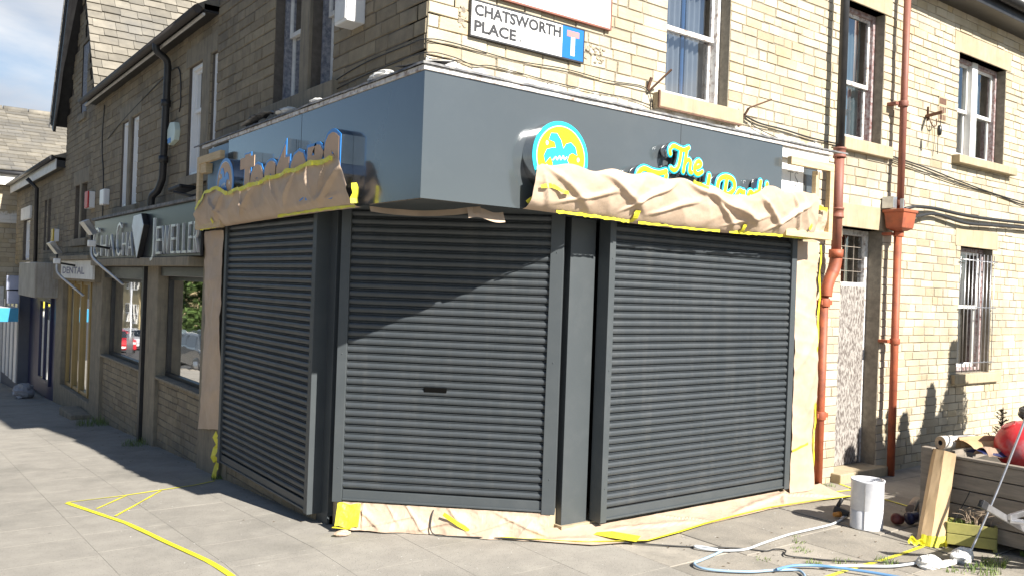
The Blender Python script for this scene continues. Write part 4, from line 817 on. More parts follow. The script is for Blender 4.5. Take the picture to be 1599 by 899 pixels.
# roof: two slopes of slates projecting over the wall, black boards under them
ev = 1.5
for sgn, nm in ((-1, 'near'), (1, 'far')):
    foot = (apex[0]+sgn*ev, gtop(apex[0]+sgn*ev)); L = math.hypot(ev, apex[1]-foot[1])
    dv = Vector((0, -sgn*ev, apex[1]-foot[1])).normalized(); nv = Vector((0, sgn*abs(dv.z), abs(dv.y)))
    xe = 2.86 if sgn < 0 else 2.62; o = Vector((xe, foot[0], foot[1]))+nv*.09
    slates(gb, o, (1, 0, 0), dv, 7, L, .30, .19, m_slate, 'roof', 50+sgn)
    mb = MB(); vs = []
    for x in (xe+.02, 9.4):
        for q in (.0, .075): vs += [Vector((x, foot[0], foot[1]))+nv*q, Vector((x, foot[0], foot[1]))+nv*q+dv*L]
    mb.add(vs, [(0, 1, 3, 2), (4, 6, 7, 5), (0, 2, 6, 4), (1, 5, 7, 3), (0, 4, 5, 1), (2, 3, 7, 6)]); mb.build('roof_boarding', m_black, gb)
    if sgn > 0: mb = MB(); mb.bar(Vector((xe+.06, foot[0], foot[1]))-nv*.08-dv*.05, Vector((xe+.06, foot[0], foot[1]))-nv*.08+dv*(L+.02), .05, .18, up=nv); mb.build('bargeboard', m_black, gb, bevel=.004)
    if sgn > 0: mb = MB(); mb.bar(Vector((xe-.01, foot[0], foot[1]))+nv*.02-dv*.05, Vector((xe-.01, foot[0], foot[1]))+nv*.02+dv*L, .015, .03, up=nv); mb.build('trim', m_lead, gb)
# ground floor shops
mb = MB(); mb.box(2.70, 2.74, 14.72, 17.6, 1.64, 1.95); ds = mb.build('sign_board', m_white, gb, bevel=.004)
put_text('DENTAL', XP(2.70), 15.35, 17.4, 1.72, 1.84, .003, plain('faded_ink', (.2, .2, .28), .6), ds, flip=True, off=.02)
mb = MB(); mb.box(2.62, 2.95, 14.72, 18.4, 1.955, 2.03); mb.box(2.74, 3.3, 14.75, 18.75, 1.6, 1.95); mb.build('cornice', m_dress_l, gb, bevel=.01)
mb = MB(); mb.box(2.86, 3.2, 18.35, 19.05, gz(19)-.1, 1.6); mb.box(2.86, 3.1, 15.45, 18.35, gz(18)-.1, -.42); mb.build('pier', m_dress_l, gb, bevel=.01)
w = shopglass(gb, 2.98, 15.45, 18.35, -.42, 1.6, m_gold, 1, .07)
for a in (16.1, 16.9, 17.6): mb = MB(); mb.box(2.93, 3.02, a-.05, a+.05, -.4, 1.58); mb.build('door_frame', m_gold, gb, bevel=.004)
mb = MB(); mb.box(2.55, 2.85, 15.2, 16.3, gz(16)-.05, gz(16)+.12); mb.build('stone_step', m_dress_l, label='low stone step on the pavement below the brass framed shop', cat='step', bevel=.02)
# blue shop with white box sign
mb = MB(); mb.box(2.45, 2.9, 18.9, 21.3, 1.22, 1.92); mb.build('sign_box', mat('stained_white_board', (.40, .38, .34), (.3, .28, .25), 3, .6, stain=(.2, .17, .13), sscale=3, sfac=.6, drip=True), gb, bevel=.02)
mb = MB(); mb.box(2.88, 3.2, 19.1, 22.8, -.9, 1.22)
mb.build('shop_front', m_navy, gb)
shopglass(gb, 2.86, 19.5, 21.0, -.6, 1.2, m_navy, 2, .09)
# far lower terrace
lt = thing('low_terrace_building', (3.5, 23, -1), 'darker low terrace with a white gutter board beyond the gable', 'building')
stonewall(lt, PJ, 18.75, 26, 1.9, 3.80, [(20.35, 20.75, 2.2, 3.3), (20.9, 21.25, 2.2, 3.3), (23.4, 24.6, 2.0, 3.2)], m_stone_l, m_mortar_d, row=.12, wid=.32, seed=51)
mb = MB(); mb.box(2.66, 3.3, 22.8, 26, -1.5, 1.45); mb.build('painted_front', plain('dull_grey_paint', (.10, .11, .14), .6), lt)
mb = MB()
for k in range(4): mb.box(2.64, 2.67, 23.0+k*.75, 23.4+k*.75, -.9, 1.0)
mb.build('door_panel', m_upvc, lt)
mb = MB(); mb.box(3.65, 9, 18.78, 26, -1.5, 3.8); mb.build('inner_wall', m_mortar_d, lt)
mb = MB(); mb.box(2.72, 2.74, 18.8, 26, 3.76, 3.96); mb.build('fascia_board', m_white, lt)
mb = MB(); mb.box(2.74, 2.95, 18.8, 26, 3.80, 3.94); mb.build('soffit_board', m_black, lt)
MB().tube([(2.66, 18.8, 3.98), (2.66, 26, 3.98)], .05, 10).build('gutter', m_black, lt)
mb = MB(); mb.prism([(2.64, 4.0), (6, 5.3), (9, 3.9)], lambda a, b, d: (a, d, b), 18.8, 26); mb.build('roof', m_slate, lt)
mb = MB(); pbox(mb, PJ, 23.2, 24.8, 3.0, 3.3, -.02, .05); mb.build('lintel', m_white, lt)
for a, b in ((20.35, 20.75), (20.9, 21.25), (23.4, 24.6)): sash(PJ, a, b, 2.2 if a < 22 else 2.0, 3.3 if a < 22 else 3.0, lt, m_upvc, m_upvc, mst=m_dress_l, depth=.1)
MB().tube([(2.60, 21.8, 3.8), (2.80, 21.8, 3.6), (2.82, 21.8, 1.9)], .045, 10).build('downpipe', m_black, lt)
t = thing('hanging_sign', (2.4, 21.5, .6), 'white and blue box sign hanging out over the far blue shop', 'sign')
mb = MB(); mb.box(2.05, 2.5, 21.5, 23.0, .62, .92); mb.build('box', m_upvc, t, bevel=.01)
mb = MB(); mb.box(2.05, 2.49, 21.48, 21.5, .62, .92); mb.build('blue_face', m_ltblue, t)
MB().tube([(2.3, 22, .9), (2.3, 22, 1.3), (2.65, 22, 1.3)], .02, 6).build('bracket', m_black, t)
boxy('projecting_sign', 2.3, 2.56, 22.0, 22.12, 1.0, 1.62, plain('pale_sign', (.35, .38, .5), .5), 'pale square sign projecting above the blue box sign', 'sign', .01)
lump((2.5, 20.3, gz(20)+.12), .16, 5, 'refuse_bag', plain('bag_grey', (.3, .3, .32), .4), (1, 1, .8), label='grey white bag left on the pavement by the far blue shop', cat='bag')
# building closing the street
eb = thing('end_building', (5, 28, -1.3), 'stone house across the street end with a sunlit slate roof and white gutter', 'building')
stonewall(eb, YP(26.3), 1.9, 5, 1.3, 4.1, [], m_stone, m_mortar, row=.13, wid=.36, seed=61)
mb = MB(); mb.box(1.9, 5, 26.2, 26.6, -1.6, 1.3); mb.build('painted_plinth', m_white, eb)
mb = MB(); mb.box(1.9, 9.9, 26.6, 34, -1.5, 4.3); mb.build('inner_wall', m_mortar_d, eb)
mb = MB(); mb.box(1.7, 5, 26.0, 26.04, 3.98, 4.26); mb.box(1.7, 5, 26.04, 26.35, 4.1, 4.2); mb.build('fascia_board', m_white, eb)
MB().tube([(1.7, 25.95, 4.3), (5, 25.95, 4.3)], .06, 10).build('gutter', m_black, eb)
slates(eb, (1.6, 26.0, 4.38), (1, 0, 0), (0, 5.2, 2.4), 8.3, 5.73, .46, .33, m_slate, 'roof', 62)
mb = MB(); mb.prism([(26, 4.3), (31.2, 6.7), (36, 4.3)], lambda a, b, d: (d, a, b), 1.7, 9.9); mb.build('roof_boarding', m_slate, eb)
mb = MB()
for k in range(12): mb.tube([(1.6+k*.7, 31.25, 6.82), (2.27+k*.7, 31.25, 6.82)], .10, 8)
mb.build('ridge_tiles', m_slate, eb)
boxy('sign_board', 1.9, 2.36, 26.08, 26.17, .75, 1.9, plain('yellow_board', (.62, .55, .06), .5), 'yellow board on the far house at the left picture edge', 'sign')

# ------------------------------------------------------------------ timber frames at the fascia ends
t = thing('timber_surround', (6.65, 4.6, 2.3), 'raw timber frame on the sunlit right end of the fascia', 'timber frame', 'raw timber frames at the fascia ends')
mb = MB(); y0, y1 = 4.50, 4.545
mb.box(6.22+.12, 6.99, y0, y1, 2.915, 2.985); mb.box(6.93, 6.99, y0, y1, 2.36, 2.915); mb.box(6.30, 6.99, y0, y1, 2.29, 2.36); mb.build('outer_frame', m_wood, t, bevel=.003)
mb = MB(); mb.box(6.80, 6.825, y0+.06, y1+.06, 2.6, 2.91); mb.box(6.55, 6.93, y0+.06, y1+.06, 2.58, 2.61); mb.box(6.88, 6.93, y0+.05, 4.75, 2.48, 2.56); mb.build('inner_batten', m_wood, t, bevel=.003)
t2 = thing('old_sign_panel', (6.7, 4.7, 2.3), 'old white sign panel with the letters TS behind the right timber frame', 'sign')
mb = MB(); mb.box(6.36, 6.74, 4.655, 4.675, 2.32, 3.0); mb.build('board', m_signw, t2)
put_text('TS', YP(4.655), 6.50, 6.66, 2.76, 2.885, .003, m_ink, t2, off=-.03)
mb = MB(); mb.box(6.745, 6.98, 4.67, 4.69, 2.5, 3.0); mb.build('dark_panel', m_panel, t2)
t = thing('timber_surround', (2.62, 8.7, 2.25), 'raw timber frame on the shaded left end of the fascia', 'timber frame', 'raw timber frames at the fascia ends')
mb = MB(); mb.box(2.60, 2.645, 8.26, 9.0, 2.90, 2.975); mb.box(2.60, 2.645, 8.92, 9.0, 2.30, 2.90); mb.box(2.60, 2.645, 8.2, 9.0, 2.23, 2.30); mb.box(2.61, 2.68, 8.74, 8.92, 2.80, 2.90); mb.build('outer_frame', m_wood, t, bevel=.003)
mb = MB(); mb.box(2.69, 2.71, 8.30, 8.92, 2.3, 3.06); mb.build('blue_panel', plain('blue_panel', (.16, .27, .4), .4), t)

# ------------------------------------------------------------------ masking paper and tape
ptop = [(3.47, 2.55), (3.52, 2.585), (3.70, 2.60), (4.00, 2.595), (4.2, 2.61), (4.50, 2.62), (4.85, 2.62), (5.12, 2.61), (5.4, 2.575), (5.68, 2.56), (5.80, 2.62), (5.90, 2.675), (6.33, 2.66), (6.60, 2.69), (6.66, 2.65)]
pbot = [(3.47, 2.285), (3.9, 2.278), (4.6, 2.262), (5.2, 2.258), (6.66, 2.285)]
def pr(u, v):
    a = 3.475+3.19*u; zt, zb = interp(ptop, a), interp(pbot, a)
    a += .05*(1-v)*(1 if u > .9 else 0)
    k = max(0, math.sin(math.pi*min(1, v*.97+.02)))
    return (a, 4.582-.145*max(v, 0)**.42-(.004+.018*max(-.35, folds(a*.9, zb+.33*v, 3))+creases(a, zb+(zt-zb)*v, CR))*k**.6, zb+(zt-zb)*v+.012*math.sin(a*17)*(v))
t = thing('masking_paper', (4.9, 4.5, 2.25), 'crumpled brown masking paper taped along the sunlit right fascia', 'masking paper', 'masking paper sheets on the shop')
paper('sheet', pr, (0, -1, .25), 300, 40, .0045, 11, 2, parent=t, sm=True, edge=lambda u, v: .35+1.3*v*(1-v)*2)
mb = MB()
def strip_on(fn, u0, u1, v, w, n, nrm, up, seed):
    pts = [Vector(fn(u0+(u1-u0)*k/n, v))+Vector(nrm)*(.018+.004*math.sin(k)) for k in range(n+1)]
    return ribbon(pts, w, up, .005, seed)
for (u0, u1, w) in ((.08, .30, .022), (.33, .62, .016), (.66, 1.0, .02)): mb.add(*strip_on(pr, u0, u1, .02, w, 26, (0, -1, 0), (0, -1, 0), int(u0*100)))
for (u, z0, z1, w, dx) in ((.095, 2.29, 2.46, .03, -.08), (.31, 2.268, 2.35, .05, 0), (.70, 2.268, 2.34, .04, .0), (.02, 2.33, 2.44, .03, .1), (.96, 2.38, 2.62, .035, .02)):
    p = pr(u, .4); mb.add(*ribbon([(p[0]+dx*(k/6-.5), 4.582-.13*(k/6*.6)-.03-.006*math.sin(k)-.02*math.sin(k*.5), z0+(z1-z0)*k/6) for k in range(7)], w, (0, -1, 0), .005, 3))
mb.add(*ribbon([(3.52+.05*k, 4.445-.01*math.sin(k*2), 2.43+.02*math.sin(k)) for k in range(6)], .03, (0, -1, 0), .006, 8))
mb.add(*ribbon([(5.0+.035*k, 4.425, 2.615-.008*k) for k in range(6)], .035, (0, -1, 0), .006, 9))
mb.build('tape', m_tape, t)
# taped foil like patch on the far right end
paper('end_sheet', lambda u, v: (6.60+.34*u, 4.57-.05*v, 2.31+.30*v-.05*u), (0, -1, 0), 22, 16, .03, 5, 9, parent=t)
mb = MB(); mb.add(*ribbon([(6.60+.02*math.sin(k), 4.475, 2.36+.035*k) for k in range(9)], .03, (0, -1, 0), .006, 4)); mb.add(*ribbon([(6.66+.04*k, 4.475, 2.575-.004*k) for k in range(6)], .035, (0, -1, 0), .006, 5)); mb.build('tape', m_tape, t)
ltop = [(5.36, 2.42), (5.50, 2.60), (5.62, 2.625), (6.0, 2.62), (6.4, 2.60), (6.9, 2.575), (7.3, 2.55), (7.55, 2.55), (7.72, 2.52), (7.95, 2.56), (8.2, 2.61), (8.5, 2.57), (8.9, 2.38)]
lbot = [(5.33, 2.27), (6, 2.27), (7.45, 2.255), (8.6, 2.235), (8.9, 2.23)]
def pl(u, v):
    a = 5.36+3.5*u; zt, zb = interp(ltop, a), interp(lbot, a)
    k = max(0, math.sin(math.pi*v*.98))
    return (2.668-.112*max(v, 0)**.38-(.004+.013*max(-.3, folds(a*.9, zb+.33*v, 7))+creases(a, zb+(zt-zb)*v, CL))*k**.6, a, zb+(zt-zb)*v+.008*math.sin(a*15)*v)
t = thing('masking_paper', (2.6, 6.9, 2.2), 'brown masking paper taped over the shaded left fascia below the raised letters', 'masking paper', 'masking paper sheets on the shop')
paper('sheet', pl, (-1, 0, .1), 300, 36, .004, 10, 6, parent=t, sm=True, edge=lambda u, v: .3+1.2*v*(1-v)*2)
mb = MB()
for (u0, u1) in ((.06, .42), (.40, .70), (.70, .98)): mb.add(*strip_on(pl, u0, u1, .97, .035, 30, (-1, 0, 0), (-1, 0, 0), int(u0*77)))
mb.add(*strip_on(pl, .85, 1.0, .04, .05, 12, (-1, 0, 0), (-1, 0, 0), 5)); mb.add(*strip_on(pl, .0, .4, .02, .02, 20, (-1, 0, 0), (-1, 0, 0), 6))
mb.add(*ribbon([(2.585-.01*math.sin(k*2), 8.35+.05*math.sin(k*.9), 2.27+.045*k) for k in range(7)], .035, (-1, 0, 0), .008, 7))
mb.add(*ribbon([(2.60, 5.335+.006*math.sin(k*2), 2.29+.035*k) for k in range(5)], .045, (-.5, -.86, 0), .008, 17))
mb.build('tape', m_tape, t)
# strip of paper tucked under the corner soffit
t = thing('masking_paper', (3.2, 4.8, 2.2), 'thin band of brown paper hanging in the shadow under the fascia corner', 'masking paper', 'masking paper sheets on the shop')
paper('sheet', lambda u, v: (2.74+.46*u, 5.36-.70*u+.02*v, 2.245+.04*v-.03*math.sin(math.pi*u)), (-.5, -.8, 0), 24, 3, .012, 4, 3, parent=t)
paper('sheet', lambda u, v: (3.12+.3*u, 4.70+.03*v, 2.20+.07*v+.012*math.sin(u*6)), (0, -1, 0), 24, 3, .012, 4, 4, parent=t)
# vertical sheets on the piers
t = thing('masking_paper', (7.0, 4.7, -.08), 'tall brown paper sheet hanging on the right pier in full sun', 'masking paper', 'masking paper sheets on the shop')
paper('sheet', lambda u, v: (6.815+.36*u+.02*math.sin(v*5), 4.762-.02*math.sin(u*3.0)+.01*math.sin(v*9)-.012*folds(u*.36, v*2.3, 5)-.03*(1-v)**3, -.05+2.33*v), (0, -1, 0), 40, 160, .005, 8, 12, parent=t, sm=True)
mb = MB(); mb.add(*ribbon([(7.175+.012*math.sin(k*1.3), 4.735, 2.26-.08*k) for k in range(28)], .022, (0, -1, 0), .005, 4)); mb.add(*ribbon([(6.83+.06*k, 4.728, .34+.012*k) for k in range(5)], .022, (0, -1, 0), .004, 4)); mb.build('tape', m_tape, t)
t = thing('masking_paper', (2.7, 8.7, .1), 'long brown paper strip hanging on the shaded left pier, torn at the bottom', 'masking paper', 'masking paper sheets on the shop')
paper('sheet', lambda u, v: (2.80-.05*math.sin(v*2)-.02*math.sin(u*4)-.012*folds(u*.5, v*2.1, 8), 8.50+(.66-.12*math.sin(v*3.1)+.16*(1-v)**3)*u, .12+.12*(1-u)*(1-v)+2.1*v), (-1, 0, 0), 24, 90, .02, 2.2, 22, parent=t, sm=True)
mb = MB(); mb.add(*ribbon([(2.78+.01*math.sin(k), 8.60+.03*math.sin(k*1.7), .18-.045*k) for k in range(11)], .10, (-1, 0, 0), .03, 4)); mb.build('tape', m_tape, t)
# paper on the step riser and the ground
t = thing('masking_paper', (3.4, 5.3, -.1), 'crumpled brown paper skirting the step under the centre shutter', 'masking paper', 'masking paper sheets on the shop')
A, B = Vector((2.868, 5.89, 0)), Vector((4.03, 4.84, 0)); nn = Vector((-.675, -.738, 0))
paper('sheet', lambda u, v: A+(B-A)*u+nn*(.012+.06*(1-v)**1.6*(1+.25*math.sin(u*11)+.15*math.sin(u*37))+.016*folds(u*1.55, v*.25, 2)*math.sin(math.pi*min(1, v+.15))+creases(u*1.55, v*.19, CS)*.38*min(1, v*4+.3))+Z*(-.094+.188*v), nn, 160, 22, .008, 9, 14, parent=t)
mb = MB(); mb.add(*ribbon([A+(B-A)*(.50+.025*k)+nn*.07+Z*(.06-.022*k) for k in range(6)], .03, nn, .004, 2))
mb.grid(lambda u, v: A+(B-A)*(-.02+.115*u)+nn*(.03+.055*(1-v)+.010*crease((u*1.3, v*1.5, 3), 2.2, 4))+Z*(-.075+.162*v+.008*math.sin(u*9)), 14, 14, False); mb.add(*ribbon([A+(B-A)*(-.03+.03*k)+nn*(.085)+Z*(-.085) for k in range(4)], .05, (0, 0, 1), .006, 13)); mb.build('tape', m_tape, t)
mp2 = [(3.55, 5.20, 5.42), (3.9, 4.84, 5.02), (4.2, 4.55, 4.86), (4.62, 4.42, 4.80), (5.4, 4.50, 4.80), (6.3, 4.55, 4.80), (7.0, 4.50, 4.80), (7.38, 4.45, 4.78)]
def gp(u, v):
    a = 3.55+3.83*u; y0 = interp([(p[0], p[1]) for p in mp2], a); y1 = interp([(p[0], p[2]) for p in mp2], a)
    return (a, y0+(y1-y0)*v, -.088+.05*v**2.2+.006*max(0, folds(a, y0+v*.4, 4))*math.sin(math.pi*v)+creases(a, y0+(y1-y0)*v, CG)*math.sin(math.pi*v))
t = thing('masking_paper', (5.5, 4.6, -.09), 'pale brown paper laid on the flagstones below the right shutter', 'masking paper', 'masking paper sheets on the shop')
paper('sheet', gp, (0, 0, 1), 200, 18, .006, 7, 31, parent=t, edge=lambda u, v: .3+v)
mb = MB(); tz = -.078
e = [(3.62, 5.12), (3.86, 4.90), (4.2, 4.62), (4.62, 4.41), (5.0, 4.45), (5.38, 4.51), (5.9, 4.55), (6.3, 4.57), (6.9, 4.52), (7.40, 4.44)]
mb.add(*ribbon([(x, y-.005, tz) for x, y in e], .024, (0, 0, 1), .002, 1)); mb.add(*ribbon([(4.40, 4.72, tz+.012), (4.46, 4.60, tz+.01), (4.56, 4.44, tz+.008)], .15, (0, 0, 1), .008, 2))
mb.build('tape', m_tape, t)
def gtape(pts, w, label, seed=1):
    P2 = []
    for (a, b) in zip(pts, pts[1:]):
        n = max(1, int((Vector(b)-Vector(a)).length/.15))
        P2 += [(a[0]+(b[0]-a[0])*k/n, a[1]+(b[1]-a[1])*k/n) for k in range(n)]
    P2.append(pts[-1])
    return MB().add(*ribbon([(x, y, gz(y)+.0045) for x, y in P2], w, (0, 0, 1), .0022, seed)).build('floor_tape', m_tape, label=label, cat='tape', group='yellow tape lines on the pavement')
def shift(pts):   # left pavement slopes away: scale along the sight line so each point sits on the slope
    return pts
gtape([(1.36, 8.15), (1.60, 7.05), (1.70, 6.2), (1.78, 5.6), (1.81, 5.24), (1.79, 4.9), (1.775, 4.5)], .042, 'long yellow tape line running toward the viewer on the left pavement', 2)
gtape([(1.36, 8.17), (1.80, 8.2), (2.2, 8.28), (2.5, 8.35), (2.72, 8.45)], .02, 'thin yellow tape line crossing to the left pier', 3)
gtape([(1.52, 7.75), (1.85, 8.19)], .02, 'shorter diagonal of yellow tape inside the taped corner', 4)
gtape([(1.58, 7.35), (2.16, 8.24)], .02, 'longer diagonal of yellow tape inside the taped corner', 5)
gtape([(1.775, 4.50), (2.3, 4.42), (3.0, 4.36)], .036, 'yellow tape line leaving the picture at the bottom left', 6)
gtape([(4.75, 3.22), (5.12, 3.25), (5.37, 3.255), (5.83, 3.25), (6.2, 3.26), (6.42, 3.27)], .034, 'yellow tape line ending at the leaning cardboard', 7)
gtape([(7.88, 5.0), (7.75, 4.7), (7.62, 4.35), (7.55, 4.0)], .03, 'yellow tape line behind the white paint tin', 8)
gtape([(7.05, 4.72), (7.45, 4.66), (7.72, 4.62), (7.42, 4.46)], .03, 'bent yellow tape line at the foot of the right pier', 9)

# ------------------------------------------------------------------ things on the pavement, right
bx, by, bz, br, bh = 6.53, 3.80, -.098, .128, .395
t = thing('paint_tin', (bx, by, bz), 'tall white paint tin standing open on the flagstones', 'paint tin')
MB().lathe([(0, .004), (br-.004, .004), (br, .0), (br, .008), (br-.002, .012), (br-.001, .15), (br-.003, .152), (br-.001, .156), (br-.001, bh-.02), (br+.003, bh-.014), (br+.004, bh), (br-.006, bh), (br-.007, bh-.02), (br-.007, .02), (0, .02)], (bx, by, bz), 48).build('can', mat('painted_tin', (.74, .74, .76), (.62, .63, .67), 5, .4, stain=(.45, .46, .52), sscale=6, sfac=.6), t)
mb = MB(); a = R(203); p = Vector((bx+math.cos(a)*(br+.001), by+math.sin(a)*(br+.001), 0)); mb.bar(p+Z*(bz+.01), p+Z*(bz+bh-.02), .006, .004, up=(math.cos(a), math.sin(a), 0)); mb.build('seam', m_alu, t)
m_paint = mat('dark_paint_inside', (.5, .5, .52), (.12, .13, .15), 30, .3)
MB().lathe([(0, 0), (br-.012, 0)], (bx, by, bz+bh-.05), 32).build('contents', m_paint, t)
mb = MB(); mb.tube(spline([(bx-br*.9, by+.05, bz+bh-.03), (bx-br*.75, by-.06, bz+bh+.004), (bx, by-.115, bz+bh+.006), (bx+br*.8, by-.05, bz+bh+.004), (bx+br*.93, by+.03, bz+bh-.03)]), .0022, 5); mb.build('handle', m_alu, t)
# spray gun and gear behind the tin
t = thing('spray_gun', (6.62, 4.05, -.095), 'black and orange spray gun lying left of the white tin', 'spray gun')
mb = MB(); mb.bar((6.60, 4.14, -.03), (6.64, 4.02, -.06), .05, .06); mb.bar((6.61, 4.12, -.02), (6.66, 4.10, .06), .03, .03); mb.build('body', m_blackpl, t, bevel=.01)
mb = MB(); mb.tube([(6.60, 4.08, -.065), (6.54, 4.10, -.065)], [.025, .018], 10); mb.build('nozzle', plain('orange_plastic', (.7, .3, .06), .5), t)
mb = MB(); mb.tube([(6.62, 4.03, -.07), (6.56, 4.03, -.075), (6.52, 4.02, -.08)], .011, 8); mb.build('hose_fitting', m_alu, t)
t = thing('cable_connector', (6.85, 3.72, -.095), 'dark blue and red electrical connector on the ground right of the tin', 'connector')
MB().lathe([(0, 0), (.05, .0), (.052, .03), (.046, .035), (.044, .09), (.03, .1), (0, .1)], (6.92, 3.66, -.045), 18, Matrix.Rotation(R(80), 3, 'Y')@Matrix.Rotation(R(20), 3, 'X')).build('plug', m_navy, t)
MB().lathe([(0, 0), (.045, .0), (.047, .06), (.03, .08), (0, .08)], (6.86, 3.70, -.05), 18, Matrix.Rotation(R(-80), 3, 'Y')).build('cap', plain('dark_red', (.10, .015, .015), .5), t)
MB().tube(spline([(7.0, 3.66, -.04), (7.08, 3.68, .02), (7.2, 3.72, .05), (7.4, 3.8, .02)]), .011, 8).build('lead', m_cable, t)
MB().tube([(7.28, 3.82, -.06), (7.62, 3.95, -.06)], .05, 16).build('roll', plain('dull_brown_roll', (.3, .24, .2), .6), label='dull brown roll lying behind the planter post', cat='roll')
# wooden planter
t = thing('timber_planter', (7.4, 3.0, -.1), 'big grey weathered timber planter heaped with decorating materials', 'planter')
mb = MB(); px0, px1, py0, py1 = 6.80, 8.3, 1.9, 3.44; zt = .545; hgt = (zt+.04)/5
for k in range(5):
    z0 = -.04+k*hgt; mb.box(px0, px0+.03, py0, py1, z0+.004, z0+hgt-.004); mb.box(px0+.03, px1, py1-.03, py1, z0+.004, z0+hgt-.004); mb.box(px0+.03, px1, py0, py0+.03, z0+.004, z0+hgt-.004); mb.box(px1, px1+.03, py0, py1, z0+.004, z0+hgt-.004)
mb.build('plank', m_old, t, bevel=.004)
for (x, y) in ((6.765, 3.44), (6.765, 1.86), (8.26, 3.44), (8.26, 1.86)): MB().box(x, x+.10, y-.04, y+.05, -.1, .60).build('post', m_old, t, bevel=.006)
mb = MB(); mb.box(px0-.012, px0+.045, py0+.04, py1-.04, zt, zt+.022); mb.build('rail', m_old, t, bevel=.004)
mb = MB(); mb.grid(lambda u, v: (px0+.03+(px1-px0-.03)*u, py0+.03+(py1-py0-.06)*v, .46+.03*noise.noise(Vector((u*5, v*5, 0)))), 12, 12).build('soil', m_dirt, t)
# things on the planter
t = thing('buoy', (7.13, 2.93, .45), 'scuffed red ball buoy resting on the planter', 'buoy')
m_buoy = mat('scuffed_red_plastic', (.55, .03, .04), (.45, .025, .03), 8, .35, stain=(.42, .2, .22), sscale=7, sfac=.75, bump=.001)
c = Vector((7.16, 2.90, .665)); rot = Matrix.Rotation(R(-25), 3, 'X')@Matrix.Rotation(R(-20), 3, 'Y'); rb = .195
MB().lathe([(rb*math.sin(R(a)), -rb*math.cos(R(a))) for a in range(0, 166, 5)]+[(.045, rb*.975), (.03, rb*.985), (0, rb*.985)], c, 40, rot).build('ball', m_buoy, t)
MB().lathe([(.055, rb*.965), (.062, rb*.985), (.052, rb*.992)], c, 30, rot).build('collar', m_buoy, t)
t = thing('paper_roll', (6.95, 3.35, .55), 'roll of brown masking paper with open end on the planter corner', 'paper roll')
p0, p1 = Vector((6.84, 3.375, .640)), Vector((7.16, 3.30, .640)); d = (p1-p0).normalized(); q = d.to_track_quat('Z', 'Y').to_matrix()
MB().lathe([(.052, 0), (.054, .003), (.054, .33), (.03, .33)], p0, 28, q).build('roll', plain('paper_roll_white', (.68, .63, .56), .6), t)
MB().lathe([(.0205, .03), (.0205, 0), (.052, 0.0)], p0-d*.001, 28, q).build('roll_end', mat('roll_end', (.52, .4, .28), (.42, .32, .22), 60, .8), t)
MB().lathe([(0, .03), (.02, .03), (.02, 0)], p0, 20, q).build('core', m_ink, t)
t = thing('cardboard_sheet', (7.1, 3.2, .55), 'bent orange brown cardboard sheets heaped behind the paper roll', 'cardboard')
m_card = mat('cardboard', (.46, .30, .16), (.40, .26, .14), 4, .8, bump=.001, bscale=50)
paper('sheet', lambda u, v: (6.93+.50*u, 3.26-.30*u+.05*v, .56+.13*math.sin(math.pi*(.15+.75*v))+.02*math.sin(u*4)), (0, -1, .3), 16, 14, .012, 3, 3, m=m_card, parent=t, sm=True)
paper('sheet', lambda u, v: (6.90+.34*u, 3.12-.20*u+.2*v, .565+.10*math.sin(math.pi*(.1+.6*v))), (0, -.5, .8), 14, 14, .02, 4, 5, m=m_card, parent=t)
paper('plastic_cover', lambda u, v: (6.96+.48*u, 3.32-.36*u+.05*v, .685-.02*u-.07*(v*2-1)**2+.02*math.sin(u*7)), (0, -.3, 1), 22, 10, .02, 5, 6, m=m_blackpl, parent=t, sm=True)
paper('blue_bag', lambda u, v: (6.86+.2*u, 3.05-.2*u+.14*v, .585+.035*math.sin(math.pi*v)), (0, 0, 1), 18, 10, .02, 6, 7, m=m_navy, parent=t)
paper('sheet', lambda u, v: (6.88+.22*u, 3.02-.16*u+.12*v, .57+.07*math.sin(math.pi*v)), (0, 0, 1), 18, 10, .03, 6, 11, m=plain('crumpled_brown', (.3, .2, .14), .8), parent=t)
def conifer(x, y, z, h, label, seed, n=700, w=.28):
    r = random.Random(seed); t = thing('conifer', (x, y, z), label, 'plant', 'small conifers in planters')
    MB().tube([(x, y, z), (x+.02, y, z+h)], [.02, .004], 6).build('trunk', m_bark, t)
    mb = MB()
    for b in range(26):
        zz = z+h*(.1+.86*b/26); L = w*h*(1-.8*b/26)*r.uniform(.6, 1.2); a = b*2.4; up = r.uniform(.5, 1.0)
        for s in range(14):
            f = s/14; p = Vector((x+math.cos(a)*L*f, y+math.sin(a)*L*f, zz+L*f*up))
            for _ in range(3):
                d = Vector((r.uniform(-1, 1), r.uniform(-1, 1), r.uniform(0, 1))).normalized()*r.uniform(.012, .03); e = d.cross(Vector((r.random(), r.random(), 1))).normalized()*.004
                mb.add([p-e, p+e, p+d], [(0, 1, 2)])
    mb.build('foliage', m_conifer, t); return t
conifer(7.40, 3.16, .50, .42, 'small dark conifer poking up behind the red buoy', 3)
t = thing('garden_ornament', (7.45, 3.02, .5), 'dark twisted ornament at the right picture edge above the buoy', 'ornament')
mb = MB(); mb.tube(spline([(7.47, 3.02, .50), (7.46, 3.01, .68), (7.48, 3.0, .76), (7.46, 3.0, .84), (7.50, 2.99, .90)]), .022, 10); mb.tube([(7.40, 3.03, .73), (7.50, 3.0, .75)], .018, 8); mb.build('stem', m_rust, t)
lump((7.50, 2.985, .885), .07, 8, 'head', m_blackpl, (1.3, 1, .7), parent=t); lump((7.47, 3.01, .72), .045, 9, 'knot', m_rust, (1, 1, .8), parent=t)
